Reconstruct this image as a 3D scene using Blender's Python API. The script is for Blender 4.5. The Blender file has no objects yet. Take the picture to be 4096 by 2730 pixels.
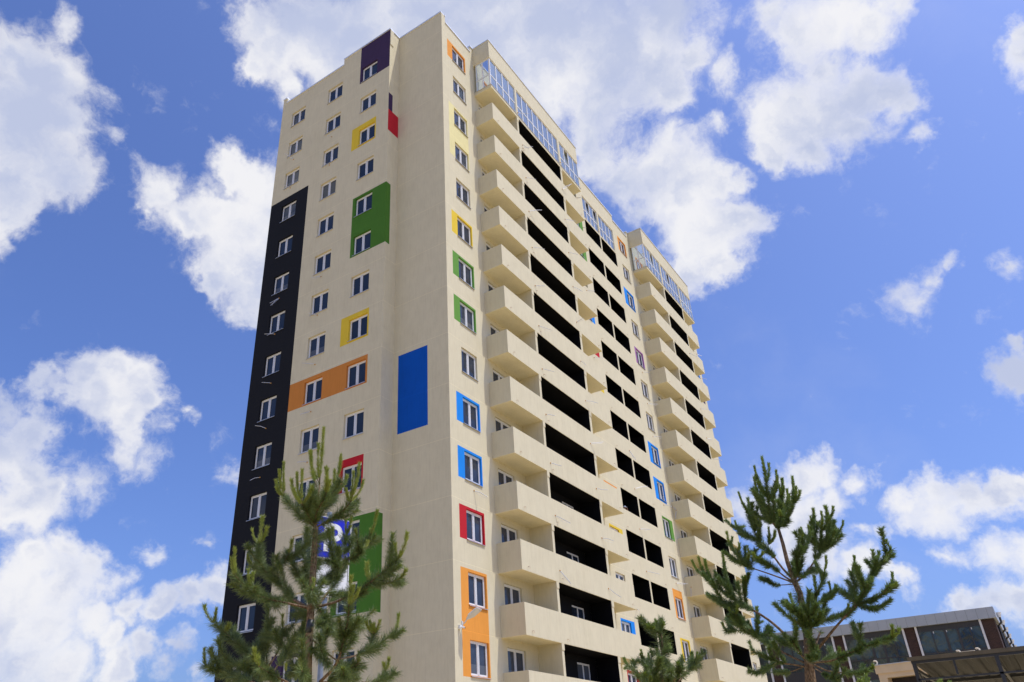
import bpy, math, random
import numpy as np
from mathutils import Vector, Matrix

# ------------------------------------------------------------------ camera, world, sun
S = bpy.context.scene
COL = S.collection
H0 = 46.5                      # world height of the topmost floor seam; ground is z = 0
CAM = np.array([-28.1665, -20.1876, -44.9435 + H0])
YAW, PITCH, ROLL = 0.59717, 0.504652, -0.033078
FPX, PU, PV, W, H = 3060.552, 1860.891, 1446.163, 4096, 2730

def cam_rot():
    cy, sy, cp, sp = math.cos(YAW), math.sin(YAW), math.cos(PITCH), math.sin(PITCH)
    f = np.array([cy*cp, sy*cp, sp]); r = np.array([sy, -cy, 0.0]); u = np.cross(r, f)
    cr, sr = math.cos(ROLL), math.sin(ROLL)
    return np.array([r*cr+u*sr, -r*sr+u*cr, f])
CR = cam_rot()
def ray(u, v):
    d = CR.T @ np.array([(u-PU)/FPX, -(v-PV)/FPX, 1.0]); return d/np.linalg.norm(d)
def on_plane(u, v, ax, val):
    d = ray(u, v); return CAM + d*((val-CAM[ax])/d[ax])

cd = bpy.data.cameras.new('camera'); cam = bpy.data.objects.new('camera', cd); COL.objects.link(cam)
M = Matrix.Identity(4)
for i in range(3):
    M[i][0], M[i][1], M[i][2], M[i][3] = CR[0][i], CR[1][i], -CR[2][i], CAM[i]
cam.matrix_world = M
cd.sensor_width = 36; cd.lens = FPX/W*36
cd.shift_x = (W/2-PU)/W; cd.shift_y = (PV-H/2)/W
cd.clip_start = .1; cd.clip_end = 6000
S.camera = cam

SUN = Vector((0.353, -1.0, 2.2)).normalized()
sl = bpy.data.lights.new('sun', 'SUN'); sl.energy = 3.2; sl.angle = math.radians(.53); sl.color = (1, .96, .89)
so = bpy.data.objects.new('sun', sl); COL.objects.link(so); so.rotation_euler = SUN.to_track_quat('Z', 'Y').to_euler()
so.location = (0, -40, 90)

S.view_settings.view_transform = 'Standard'; S.view_settings.look = 'None'
S.view_settings.exposure = 0.0; S.view_settings.gamma = 1
S.render.engine = 'CYCLES'

world = bpy.data.worlds.new('World'); S.world = world; world.use_nodes = True
wn = world.node_tree; wn.nodes.clear()
def nd(nt, t, **kw):
    n = nt.nodes.new(t)
    for k, v in kw.items(): setattr(n, k, v)
    return n
def mth(nt, op, a, b=None, c=None, clamp=False):
    n = nt.nodes.new('ShaderNodeMath'); n.operation = op; n.use_clamp = clamp
    for i, x in enumerate((a, b, c)):
        if x is None: continue
        if isinstance(x, (int, float)): n.inputs[i].default_value = x
        else: nt.links.new(x, n.inputs[i])
    return n.outputs[0]
def vmth(nt, op, a, b, scale=None):
    n = nt.nodes.new('ShaderNodeVectorMath'); n.operation = op
    for i, x in enumerate((a, b)):
        if x is None: continue
        if isinstance(x, (tuple, list)): n.inputs[i].default_value = x
        else: nt.links.new(x, n.inputs[i])
    if scale is not None: n.inputs['Scale'].default_value = scale
    return n.outputs['Value'] if op in ('DISTANCE', 'DOT_PRODUCT', 'LENGTH') else n.outputs[0]
def noise(nt, vec, scale, detail=4, rough=.55, out=0, dist=0.0):
    n = nt.nodes.new('ShaderNodeTexNoise'); n.inputs['Scale'].default_value = scale
    n.inputs['Detail'].default_value = detail; n.inputs['Roughness'].default_value = rough
    n.inputs['Distortion'].default_value = dist
    nt.links.new(vec, n.inputs['Vector']); return n.outputs[out]
def smooth(nt, v, a, b, c=0.0, d=1.0):
    n = nt.nodes.new('ShaderNodeMapRange'); n.interpolation_type = 'SMOOTHSTEP'
    for i, x in enumerate((a, b, c, d)): n.inputs[i+1].default_value = x
    nt.links.new(v, n.inputs[0]); return n.outputs[0]
def mixc(nt, f, a, b, mode='MIX'):
    n = nt.nodes.new('ShaderNodeMix'); n.data_type = 'RGBA'; n.blend_type = mode
    for s, x in ((n.inputs['Factor'], f), (n.inputs[6], a), (n.inputs[7], b)):
        if isinstance(x, (int, float)): s.default_value = x
        elif isinstance(x, tuple): s.default_value = x if len(x) == 4 else (*x, 1)
        else: nt.links.new(x, s)
    return n.outputs[2]

# clouds: (x, y, r[, thickness]) in units of 1/2353 of the picture width, turned into sky directions
CL = """60 150 85|112 195 88|60 270 120|150 300 72|105 385 92|0 300 130|0 430 85|30 495 52|150 410 62|30 110 50|-15 520 60
165 72 26 .5|245 210 24 .35|265 305 24 .35|370 445 48 .8|330 490 20 .5|425 505 55|480 480 66|530 395 48|580 420 56|560 520 92|640 480 60|560 610 78|490 645 44|600 650 70|580 700 40
600 70 58|645 120 72|590 160 34|720 70 110|668 200 30 .6|820 110 130|960 60 140|1100 60 150|1260 100 170|1400 120 150|1520 60 90|1500 160 95|1585 140 42|1530 230 52|1370 230 80|1200 200 110
1345 300 45|1375 360 52|1440 420 70|1520 410 74|1590 430 84|1665 415 52|1690 510 50|1620 540 84|1585 615 48|1650 615 40|1540 345 32 .5|1662 185 34 .6|1655 290 22 .5
1775 50 50 .7|1835 90 64|1900 50 70|1980 60 66|2050 10 42 .6|1890 140 56 .8|1850 235 86|1795 290 64|1910 250 100|1990 200 74|1970 290 70|1765 345 42|1850 335 50|2050 205 52|2085 240 34 .7|2120 305 22 .5
2335 125 46 .8|2353 80 40|2330 250 16 .4|2100 680 34 .42|2075 655 26 .35|2140 640 22 .35|2180 608 18 .4|2330 600 24 .4|2340 860 58|2353 800 40|2310 860 34
205 860 52|265 845 46|320 870 55|250 925 72|345 925 48|120 895 36|300 975 56|290 1035 36 .6|175 925 36|30 930 40 .7|80 985 56|15 1030 80|70 1085 66|40 1160 84|115 1130 48 .8|0 1200 50 .8|190 1110 36 .4|330 1060 26 .35
60 1290 55|150 1268 46|205 1300 48|130 1340 88|30 1370 90|235 1350 40 .8|90 1440 96|0 1450 80|205 1430 56|295 1405 38|365 1395 36|430 1385 40|495 1365 40|340 1480 36 .8|415 1490 28 .7|250 1470 40|140 1530 80|40 1530 80|270 1540 50|370 1555 36|455 1560 32
345 1270 18 .45|455 1255 14 .4|530 1095 30 .5|1830 1095 48|1795 1130 42 .8|1885 1085 42|1905 1150 48 .8|1965 1100 32 .6|2015 1090 18 .4|1850 1190 66|1790 1190 62 .8|1730 1165 40 .6|1840 1250 66|1905 1270 56|1990 1310 46|2065 1340 40|1985 1220 20 .5|2025 1220 20 .5
2100 1145 44|2165 1125 42|2230 1140 52|2170 1175 52|2295 1140 56|2353 1130 46|2110 1190 30 .6|2180 1280 28 .6|2280 1275 42 .7|2340 1280 46 .8|2205 1390 34|2290 1380 48|2353 1380 52|2250 1410 40|422 963 14 .4"""
def build_sky():
    tc = nd(wn, 'ShaderNodeTexCoord'); D = tc.outputs['Generated']
    sky = nd(wn, 'ShaderNodeTexSky'); sky.sky_type = 'NISHITA'; sky.sun_disc = False
    sky.sun_elevation = math.asin(SUN.z); sky.sun_rotation = math.atan2(SUN.x, SUN.y)
    sky.air_density = 1.0; sky.dust_density = 3.2; sky.ozone_density = 5.0; sky.altitude = 150
    n1 = noise(wn, D, 9, 5, .6, out=1); n2 = noise(wn, D, 45, 5, .62, out=1)
    w1 = vmth(wn, 'SCALE', vmth(wn, 'SUBTRACT', n1, (.5, .5, .5)), None, .085)
    w2 = vmth(wn, 'SCALE', vmth(wn, 'SUBTRACT', n2, (.5, .5, .5)), None, .028)
    P = vmth(wn, 'ADD', vmth(wn, 'ADD', D, w1), w2)
    acc = None
    for t in CL.replace('\n', '|').split('|'):
        q = [float(x) for x in t.split()]
        k = 4096/2353; th = q[3] if len(q) > 3 else 1.0
        c = ray(q[0]*k, q[1]*k); e = np.linalg.norm(ray((q[0]+q[2])*k, q[1]*k)-ray(q[0]*k, q[1]*k))*1.12
        d = vmth(wn, 'DISTANCE', P, tuple(c)); v = mth(wn, 'MULTIPLY_ADD', d, -th/e, th)
        if acc is None: acc = v
        else:
            n = nd(wn, 'ShaderNodeMath', operation='SMOOTH_MAX'); n.inputs[2].default_value = .35
            wn.links.new(acc, n.inputs[0]); wn.links.new(v, n.inputs[1]); acc = n.outputs[0]
    f1 = noise(wn, P, 13, 9, .56)
    # cumulus added outside the view only, to whiten the ambient light on shaded walls
    ax = tuple(ray(2048, 1365)); dv = vmth(wn, 'DOT_PRODUCT', D, ax)
    rest = mth(wn, 'MULTIPLY', smooth(wn, noise(wn, P, 3.2, 3, .5), .55, .72), smooth(wn, dv, .74, .60))
    acc = mth(wn, 'MAXIMUM', acc, mth(wn, 'MULTIPLY_ADD', rest, 1.5, -.6))
    dens = mth(wn, 'ADD', mth(wn, 'MULTIPLY_ADD', acc, 1.25, .12), mth(wn, 'MULTIPLY_ADD', f1, 1.35, -.71))
    # scattered wisps that fill the rest of the sky, away from the photographed part too
    soft = noise(wn, vmth(wn, 'ADD', D, (1.3, .2, 2.1)), 6, 3, .5)          # some edges crisp, some feathered
    k = mth(wn, 'MULTIPLY_ADD', smooth(wn, soft, .35, .65), .75, .48)
    alpha = smooth(wn, mth(wn, 'DIVIDE', mth(wn, 'ADD', dens, .03), k), 0, 1)
    alpha = mth(wn, 'MULTIPLY', alpha, smooth(wn, acc, -.15, .5, .12, 1))
    f3 = noise(wn, vmth(wn, 'ADD', D, w1), 20, 10, .66)
    wisp = smooth(wn, mth(wn, 'ADD', mth(wn, 'MULTIPLY', acc, 1.35), mth(wn, 'MULTIPLY_ADD', f3, 2.8, -.98)), -.15, 1.05, 0, .75)
    alpha = mth(wn, 'SUBTRACT', 1.0, mth(wn, 'MULTIPLY', mth(wn, 'SUBTRACT', 1.0, alpha), mth(wn, 'SUBTRACT', 1.0, wisp)))
    veil = smooth(wn, noise(wn, vmth(wn, 'ADD', D, w1), 2.6, 6, .6), .52, .8, 0, .10)
    alpha = mth(wn, 'MAXIMUM', alpha, veil)
    s1 = noise(wn, P, 8, 7, .55); s2 = noise(wn, vmth(wn, 'ADD', P, tuple(SUN*0.045)), 8, 7, .55)
    lit = mth(wn, 'MULTIPLY', mth(wn, 'SUBTRACT', s1, s2), 2.6)
    big = noise(wn, vmth(wn, 'ADD', D, (3.1, 1.7, .4)), 4, 3, .5)
    thick = mth(wn, 'ADD', mth(wn, 'SUBTRACT', mth(wn, 'MULTIPLY', mth(wn, 'MINIMUM', acc, .75), .9), lit), mth(wn, 'MULTIPLY_ADD', big, 3.2, -1.35))
    shade = smooth(wn, thick, .0, 1.3)
    ccol = mixc(wn, shade, (.97, .965, .985), (.56, .62, .82))
    hs = nd(wn, 'ShaderNodeHueSaturation'); hs.inputs['Hue'].default_value = .5; hs.inputs['Saturation'].default_value = 1.0
    hs.inputs['Value'].default_value = 1.0
    wn.links.new(mixc(wn, 1.0, sky.outputs[0], (1.0, 1.15, 1.66), 'MULTIPLY'), hs.inputs['Color'])
    cc = mixc(wn, 1.0, ccol, (CLV, CLV, CLV), 'MULTIPLY')
    out = mixc(wn, mth(wn, 'MULTIPLY', alpha, .96), hs.outputs[0], cc)
    bg = nd(wn, 'ShaderNodeBackground'); bg.inputs['Strength'].default_value = SKYS
    wn.links.new(out, bg.inputs['Color']); ow = nd(wn, 'ShaderNodeOutputWorld'); wn.links.new(bg.outputs[0], ow.inputs['Surface'])
SKYS = .117; CLV = 8.1
build_sky()

# ------------------------------------------------------------------ materials
MATS = {}
def mat(name, col, rough=.6, metal=0, spec=.5, var=.06, vscale=6, bump=0, bscale=60, extra=None, coat=0):
    if name in MATS: return MATS[name]
    m = bpy.data.materials.new(name); m.use_nodes = True; nt = m.node_tree
    b = nt.nodes['Principled BSDF']
    b.inputs['Roughness'].default_value = rough; b.inputs['Metallic'].default_value = metal
    b.inputs['Specular IOR Level'].default_value = spec; b.inputs['Coat Weight'].default_value = coat
    tc = nd(nt, 'ShaderNodeTexCoord'); P = tc.outputs['Object']
    n = noise(nt, P, vscale, 5, .6)
    lo = tuple(c*(1-var) for c in col); hi = tuple(min(1, c*(1+var)) for c in col)
    c = mixc(nt, smooth(nt, n, .3, .7), lo, hi)
    if extra: c = extra(nt, P, c, b)
    nt.links.new(c, b.inputs['Base Color'])
    if bump:
        bp = nd(nt, 'ShaderNodeBump'); bp.inputs['Strength'].default_value = bump; bp.inputs['Distance'].default_value = .02
        nt.links.new(noise(nt, P, bscale, 4, .6), bp.inputs['Height']); nt.links.new(bp.outputs[0], b.inputs['Normal'])
    MATS[name] = m; return m

def plaster(nt, P, c, b):
    # bark-beetle render: fine vertical grooves, faint streaks, a joint at every floor
    geo = nd(nt, 'ShaderNodeNewGeometry'); Wp = geo.outputs['Position']
    mp = nd(nt, 'ShaderNodeMapping'); mp.inputs['Scale'].default_value = (1, 1, .12); nt.links.new(Wp, mp.inputs['Vector'])
    st = noise(nt, mp.outputs[0], 9, 6, .65); c = mixc(nt, smooth(nt, st, .42, .72, 0, .32), c, mixc(nt, 1.0, c, (.80, .77, .72), 'MULTIPLY'))
    pt = noise(nt, Wp, .55, 4, .6); c = mixc(nt, smooth(nt, pt, .42, .72, 0, .30), c, mixc(nt, 1.0, c, (.90, .89, .86), 'MULTIPLY'))
    sx = nd(nt, 'ShaderNodeSeparateXYZ'); nt.links.new(Wp, sx.inputs[0])
    wob = mth(nt, 'MULTIPLY_ADD', noise(nt, Wp, 1.2, 2), .03, -.015)
    zz = mth(nt, 'ADD', sx.outputs[2], wob)
    m = mth(nt, 'ABSOLUTE', mth(nt, 'SUBTRACT', mth(nt, 'FRACT', mth(nt, 'MULTIPLY', mth(nt, 'SUBTRACT', zz, H0-45-.0), 1/3.0)), .5))
    line = smooth(nt, m, .4925, .4965)
    c = mixc(nt, mth(nt, 'MULTIPLY', line, .9), c, mixc(nt, 1.0, c, (1.16, 1.15, 1.12), 'MULTIPLY'))
    gr = noise(nt, mp.outputs[0], 120, 3, .7); c = mixc(nt, smooth(nt, gr, .35, .65, 0, .16), c, mixc(nt, 1.0, c, (.7, .68, .66), 'MULTIPLY'))
    bp = nd(nt, 'ShaderNodeBump'); bp.inputs['Strength'].default_value = .35; bp.inputs['Distance'].default_value = .012
    hgt = mth(nt, 'ADD', noise(nt, mp.outputs[0], 70, 5, .7), mth(nt, 'MULTIPLY', line, -.8))
    nt.links.new(hgt, bp.inputs['Height']); nt.links.new(bp.outputs[0], b.inputs['Normal'])
    return c
def pl(name, col): return mat(name, col, .92, spec=.2, var=.025, vscale=1.5, extra=plaster)
BEIGE = pl('cream_plaster', (.69, .625, .435))
PAL = dict(wall=BEIGE, black=pl('black_plaster', (.012, .013, .017)), purple=pl('purple_plaster', (.055, .032, .085)),
    yellow=pl('yellow_plaster', (.78, .56, .05)), pale=pl('pale_yellow_plaster', (.80, .72, .36)), green=pl('green_plaster', (.070, .195, .026)),
    lgreen=pl('leaf_green_plaster', (.13, .31, .055)), orange=pl('orange_plaster', (.62, .235, .05)), lorange=pl('bright_orange_plaster', (.80, .33, .06)),
    red=pl('red_plaster', (.52, .018, .03)), blue=pl('blue_plaster', (.001, .088, .47)), lblue=pl('sky_blue_plaster', (.012, .25, .80)),
    mauve=pl('mauve_plaster', (.33, .14, .36)))
WHITE = mat('white_upvc', (.78, .78, .77), .35, var=.03)
SILL = mat('sill_metal', (.55, .55, .55), .4, metal=.6)
FLASH = mat('roof_flashing', (.74, .77, .82), .4, metal=.35, var=.08)
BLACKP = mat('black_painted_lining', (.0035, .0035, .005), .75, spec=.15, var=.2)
SILV = mat('foil_pipe', (.62, .62, .64), .5, metal=.5, bump=.5, bscale=90)
FOAM = mat('mounting_foam', (.55, .28, .06), .9, bump=.5)
PIPE = mat('beige_pipe', (.62, .50, .36), .6)
def glassmat(name, col, rough=.03, var=.35):
    def ex(nt, P, c, b):
        oi = nd(nt, 'ShaderNodeObjectInfo'); r = oi.outputs['Random']
        c2 = mixc(nt, smooth(nt, r, 0, 1, 0, .8), c, mixc(nt, 1.0, c, (1.5, 1.45, 1.4), 'MULTIPLY'))
        sx = nd(nt, 'ShaderNodeSeparateXYZ'); nt.links.new(P, sx.inputs[0])
        # inside blind / curtain edge: a pale strip hanging behind some panes
        cur = mth(nt, 'MULTIPLY', smooth(nt, r, .72, .74), smooth(nt, sx.outputs[2], .5, .48))
        c2 = mixc(nt, mth(nt, 'MULTIPLY', cur, .5), c2, (.16, .17, .18))
        bp = nd(nt, 'ShaderNodeBump'); bp.inputs['Strength'].default_value = .05; bp.inputs['Distance'].default_value = .05
        nt.links.new(noise(nt, P, 1.3, 2), bp.inputs['Height']); nt.links.new(bp.outputs[0], b.inputs['Normal'])
        return c2
    return mat(name, col, rough, spec=.35, var=var, vscale=.8, extra=ex)
GL = glassmat('window_glass', (.018, .027, .045), var=.1); GLR = glassmat('sunny_window_glass', (.028, .038, .058))
def clearglass():
    m = bpy.data.materials.new('balcony_glass'); m.use_nodes = True; nt = m.node_tree; nt.nodes.clear()
    tr = nd(nt, 'ShaderNodeBsdfTransparent'); tr.inputs[0].default_value = (.80, .90, .86, 1)
    gl = nd(nt, 'ShaderNodeBsdfGlossy'); gl.inputs['Roughness'].default_value = .02; gl.inputs[0].default_value = (.80, .90, 1, 1)
    fr = nd(nt, 'ShaderNodeFresnel'); fr.inputs[0].default_value = 1.6
    mx = nd(nt, 'ShaderNodeMixShader'); nt.links.new(mth(nt, 'MULTIPLY_ADD', fr.outputs[0], 1.1, .12, clamp=True), mx.inputs[0])
    nt.links.new(tr.outputs[0], mx.inputs[1]); nt.links.new(gl.outputs[0], mx.inputs[2])
    df = nd(nt, 'ShaderNodeBsdfDiffuse'); df.inputs[0].default_value = (.55, .68, .85, 1); m2 = nd(nt, 'ShaderNodeMixShader'); m2.inputs[0].default_value = .22
    nt.links.new(mx.outputs[0], m2.inputs[1]); nt.links.new(df.outputs[0], m2.inputs[2])
    o = nd(nt, 'ShaderNodeOutputMaterial'); nt.links.new(m2.outputs[0], o.inputs[0]); return m
CG = clearglass()

# ------------------------------------------------------------------ mesh helpers
class MB:
    def __init__(s): s.v = []; s.f = []; s.m = []; s.mats = []
    def mi(s, m):
        if m not in s.mats: s.mats.append(m)
        return s.mats.index(m)
    def quad(s, pts, m): 
        n = len(s.v); s.v += [tuple(map(float, p)) for p in pts]; s.f.append(tuple(range(n, n+len(pts)))); s.m.append(s.mi(m))
    def box(s, x0, x1, y0, y1, z0, z1, m):
        p = [(x0,y0,z0),(x1,y0,z0),(x1,y1,z0),(x0,y1,z0),(x0,y0,z1),(x1,y0,z1),(x1,y1,z1),(x0,y1,z1)]
        n = len(s.v); s.v += p; k = s.mi(m)
        for f in ((0,3,2,1),(4,5,6,7),(0,1,5,4),(1,2,6,5),(2,3,7,6),(3,0,4,7)):
            s.f.append(tuple(n+i for i in f)); s.m.append(k)
    def tube(s, pts, rs, m, n=8, cap=True):
        pts = [Vector(p) for p in pts]; rings = []; k = s.mi(m)
        if not hasattr(rs, '__len__'): rs = [rs]*len(pts)
        for i, p in enumerate(pts):
            t = (pts[min(i+1, len(pts)-1)]-pts[max(i-1, 0)]).normalized()
            a = t.orthogonal().normalized() if i == 0 else (a - t*a.dot(t)).normalized()
            b = t.cross(a); base = len(s.v)
            s.v += [tuple(p+(a*math.cos(2*math.pi*j/n)+b*math.sin(2*math.pi*j/n))*rs[i]) for j in range(n)]; rings.append(base)
        for r0, r1 in zip(rings, rings[1:]):
            for j in range(n): s.f.append((r0+j, r0+(j+1)%n, r1+(j+1)%n, r1+j)); s.m.append(k)
        if cap:
            s.f.append(tuple(rings[0]+j for j in reversed(range(n)))); s.m.append(k)
            s.f.append(tuple(rings[-1]+j for j in range(n))); s.m.append(k)
    def build(s, name, parent=None, origin=None, smooth=False):
        me = bpy.data.meshes.new(name)
        o3 = Vector(origin) if origin else Vector((0,0,0))
        me.from_pydata([tuple(Vector(v)-o3) for v in s.v], [], s.f)
        for m in s.mats: me.materials.append(m)
        me.polygons.foreach_set('material_index', s.m)
        if smooth: me.polygons.foreach_set('use_smooth', [True]*len(s.f))
        me.update(); o = bpy.data.objects.new(name, me); COL.objects.link(o)
        if parent:
            o.parent = parent
            pl_ = parent_world(parent); o.location = o3-pl_
        else: o.location = o3
        return o
def parent_world(p):
    v = Vector(p.location)
    while p.parent: p = p.parent; v += Vector(p.location)
    return v
def empty(name, loc, label, cat, group=None):
    o = bpy.data.objects.new(name, None); COL.objects.link(o); o.location = loc; o.empty_display_size = .3
    o['label'] = label; o['category'] = cat
    if group: o['group'] = group
    return o
def struct(o): o['kind'] = 'structure'; return o
def inst(name, me, parent, loc, rz=0):
    o = bpy.data.objects.new(name, me); COL.objects.link(o); o.parent = parent; o.location = loc; o.rotation_euler = (0, 0, rz); return o

# ------------------------------------------------------------------ setting: ground
gm = mat('sandy_ground', (.54, .415, .215), .95, var=.25, vscale=.15, bump=.4, bscale=4)
b = MB(); b.quad([(-1500,-1500,0),(1500,-1500,0),(1500,1500,0),(-1500,1500,0)], gm); struct(b.build('ground'))
pm = mat('sandy_paving', (.58, .44, .24), .9, var=.1, vscale=1.2, bump=.3)
b = MB(); b.box(-5, 50, -6.5, -2.4, -.1, .12, pm); b.box(-5.4,-1.5,-2.39,18,-.1,.12,pm); struct(b.build('pavement'))

# ------------------------------------------------------------------ apartment tower
TOW = empty('apartment_tower', (0, 0, 0), 'tall cream apartment block with coloured window surrounds and stacked balconies', 'apartment block')
def Z(k): return H0-3.0*k
D0 = 1.375
class Buckets(dict):
    def get_(s, k):
        if k not in s: s[k] = MB()
        return s[k]
def facade(bk, P, s0, s1, z0, z1, openings, regions, default='wall'):
    """P(s, d, z) -> world point, d = depth behind the wall face."""
    cs = {s0, s1}; cz = {z0, z1}
    for a, b_, c, d, *_ in list(openings)+list(regions):
        cs |= {min(max(a, s0), s1), min(max(b_, s0), s1)}; cz |= {min(max(c, z0), z1), min(max(d, z0), z1)}
    cs = sorted(cs); cz = sorted(cz)
    def key(s, z):
        for a, b_, c, d, k in regions:
            if a < s < b_ and c < z < d: return k
        return default
    for i in range(len(cs)-1):
        for j in range(len(cz)-1):
            a, b_, c, d = cs[i], cs[i+1], cz[j], cz[j+1]
            if b_-a < 1e-5 or d-c < 1e-5: continue
            sm, zm = (a+b_)/2, (c+d)/2
            if any(o[0] < sm < o[1] and o[2] < zm < o[3] for o in openings): continue
            k = key(sm, zm); bk.get_(k).quad([P(a,0,c), P(b_,0,c), P(b_,0,d), P(a,0,d)], PAL[k.split('#')[0]])
    for o in openings:
        a, b_, c, d, dp = o
        if dp <= 0: continue
        k = o[4] and key((a+b_)/2, (c+d)/2); m = PAL[k.split('#')[0]]; q = bk.get_(k)
        q.quad([P(a,0,c), P(a,dp,c), P(a,dp,d), P(a,0,d)], m); q.quad([P(b_,0,c), P(b_,0,d), P(b_,dp,d), P(b_,dp,c)], m)
        q.quad([P(a,0,d), P(a,dp,d), P(b_,dp,d), P(b_,0,d)], m); q.quad([P(a,0,c), P(b_,0,c), P(b_,dp,c), P(a,dp,c)], m)
BK = Buckets()
front = lambda y: (lambda s, d, z: (s, y+d, z))
left = lambda x: (lambda s, d, z: (x+d, s, z))

XL = 1.018; A0 = 3.713; YL = 14.43; XR = 46.7; NK = 15
LY = [(4.845, 6.256), (8.117, 9.538), (11.85, 13.271)]       # three window columns of the gable wall
# gable wall
op = []; rg = []
for k in range(NK):
    for a, b_ in LY: op.append((a, b_, Z(k)-1.78, Z(k)-.38, .20))
z = lambda v: H0+v
rg = [(A0, 6.43, z(-1.86), z(1.9), 'purple#0'), (4.76, 6.89, z(-7.94), z(-5.98), 'yellow#0'), (A0-.1, 6.48, z(-16.9), z(-12.24), 'green#0'),
      (4.74, 6.88, z(-22.95), z(-21.08), 'yellow#1'), (4.71, 10.76, z(-25.9), z(-24.14), 'orange#0'), (4.74, 6.42, z(-31.81), z(-30.0), 'red#0'),
      (A0-.1, 6.5, z(-37.9), z(-33.22), 'green#1'), (8.0, 10.3, z(-41.2), z(-39.22), 'purple#1'), (10.76, YL+.1, 0, z(-8.76), 'black#0')]
facade(BK, left(-XL), A0, 8.11, 0, z(1.83), [o for o in op if o[1] < 8.11], rg)
facade(BK, left(-XL), 8.11, YL, 0, z(1.22), [o for o in op if o[0] >= 8.11], rg)
# return between gable wall and corner block
facade(BK, front(A0), -XL, 0, 0, z(1.83), [], [(-XL, -.61, z(-5.95), z(-4.42), 'purple#2'), (-XL, 0.1, z(-7.83), z(-5.95), 'red#1'),
      (-XL, -.61, z(-16.87), z(-12.24), 'green#0'), (-XL, -.61, z(-37.95), z(-33.26), 'green#1')])
facade(BK, left(0), 0, A0, 0, z(1.83), [], [(1.38, 3.385, z(-28.97), z(-24.3), 'blue#0')])
# long balcony facade
B = dict(b0=3.765, b1=7.141, b1b=7.371, b2=13.568, b2b=13.85, b3=17.075)
E_ = dict(b0=30.404, b1=34.324, b1b=34.602, b2=39.267, b2b=39.50, b3=42.918)
C = [(20.354, 23.227), (23.465, 26.507)]
SURR1 = {0:'lorange', 2:'pale', 3:'pale', 5:'yellow', 6:'lgreen', 7:'lgreen', 9:'lblue', 10:'lblue', 11:'red', 12:'lorange', 13:'lorange'}
REC = {1:'lgreen', 2:'lgreen', 4:'lblue', 5:'red', 6:'yellow', 8:'lgreen', 9:'lorange', 10:'yellow', 12:'lblue', 13:'red'}
SURR2 = {0:'lorange', 2:'lblue', 4:'mauve', 7:'lblue', 8:'lblue', 9:'lgreen', 11:'lorange', 12:'yellow'}
END = {2:'lblue', 6:'red', 3:'purple', 9:'yellow'}
op = []; rg = []
for k in range(NK):
    t, u = Z(k)-.348, Z(k)-1.816
    op += [(1.185, 2.66, u, t, .17), (4.27, 5.93, u, t, .17), (17.72, 19.16, u, t, .17), (27.8, 29.23, u, t, .17), (31.5, 33.1, u, t, .17), (44.44, 45.6, u, t, .17)]
    op += [(a, b_, (Z(k+1)+1.474 if k else z(-2.8)), (Z(k) if k else z(-.34)), .02 if k else .16) for a, b_ in C]
    op += [(11.26, 12.76, Z(k)-2.75, Z(k)-.36, .12)]
    if k in SURR1:
        if k in (3, 13): pass
        elif k == 2: rg.append((.6, 2.73, Z(3)-1.72, Z(2)-.22, 'pale#1'))
        elif k == 12: rg.append((.58, 2.745, Z(13)-1.9, Z(12)-.22, 'lorange#12'))
        else: rg.append((.6, 2.745, u-.05, t+.12, SURR1[k]+'#a%d' % k))
    if k in REC: rg.append((17.64, 19.72, u-.12, t+.13, REC[k]+'#b%d' % k))
    if k in SURR2:
        xa, xb, zt, zb = 27.5, 29.36, Z(k)-.26, Z(k)-1.9
        if k == 9: xa, xb = 27.72, 29.8
        if k in (2, 7, 8): xa, xb, zt, zb = 27.15, 29.3, Z(k)-.22, Z(k)-2.02
        if k == 11: zt = Z(11)+.2
        rg.append((xa, xb, zb, zt, SURR2[k]+'#c%d' % k))
    if k in END: rg.append((44.1, 45.95, Z(k)-1.95, Z(k)-.15 if k != 2 else Z(k)-1.1, END[k]+'#d%d' % k))
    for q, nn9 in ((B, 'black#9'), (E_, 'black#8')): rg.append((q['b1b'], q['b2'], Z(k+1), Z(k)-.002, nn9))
for a, b_, zt in ((0, .42, 1.83), (.42, 3.40, 1.12), (3.40, 17.0, 1.74), (17.0, 26.9, 1.59), (26.9, 30.0, 1.05), (30.0, XR, 1.74)):
    facade(BK, front(0), a, b_, 0, z(zt), [o for o in op if a <= o[0] and o[1] <= b_], [r for r in rg if r[1] > a and r[0] < b_])
# end and back walls, roof deck
for p in (left(XR),): facade(BK, p, 0, YL, 0, z(1.0), [], [])
facade(BK, front(YL), -XL, XR, 0, z(1.0), [], [])
names = {'wall': 'wall'}
for k, q in BK.items():
    c = k.split('#')[0]
    if k in ('black#9', 'black#8'): continue
    o = q.build('wall' if k == 'wall' else 'painted_panel', TOW)
    if k != 'wall':
        o['label'] = {'lorange':'bright orange','lgreen':'green','lblue':'bright blue','pale':'pale yellow'}.get(c, c)+' painted wall panel'
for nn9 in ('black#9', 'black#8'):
    lin = BK[nn9].build('loggia_back_wall', TOW); lin['label'] = 'black painted back wall of the loggias'; lin.data.materials[0] = BLACKP

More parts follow.
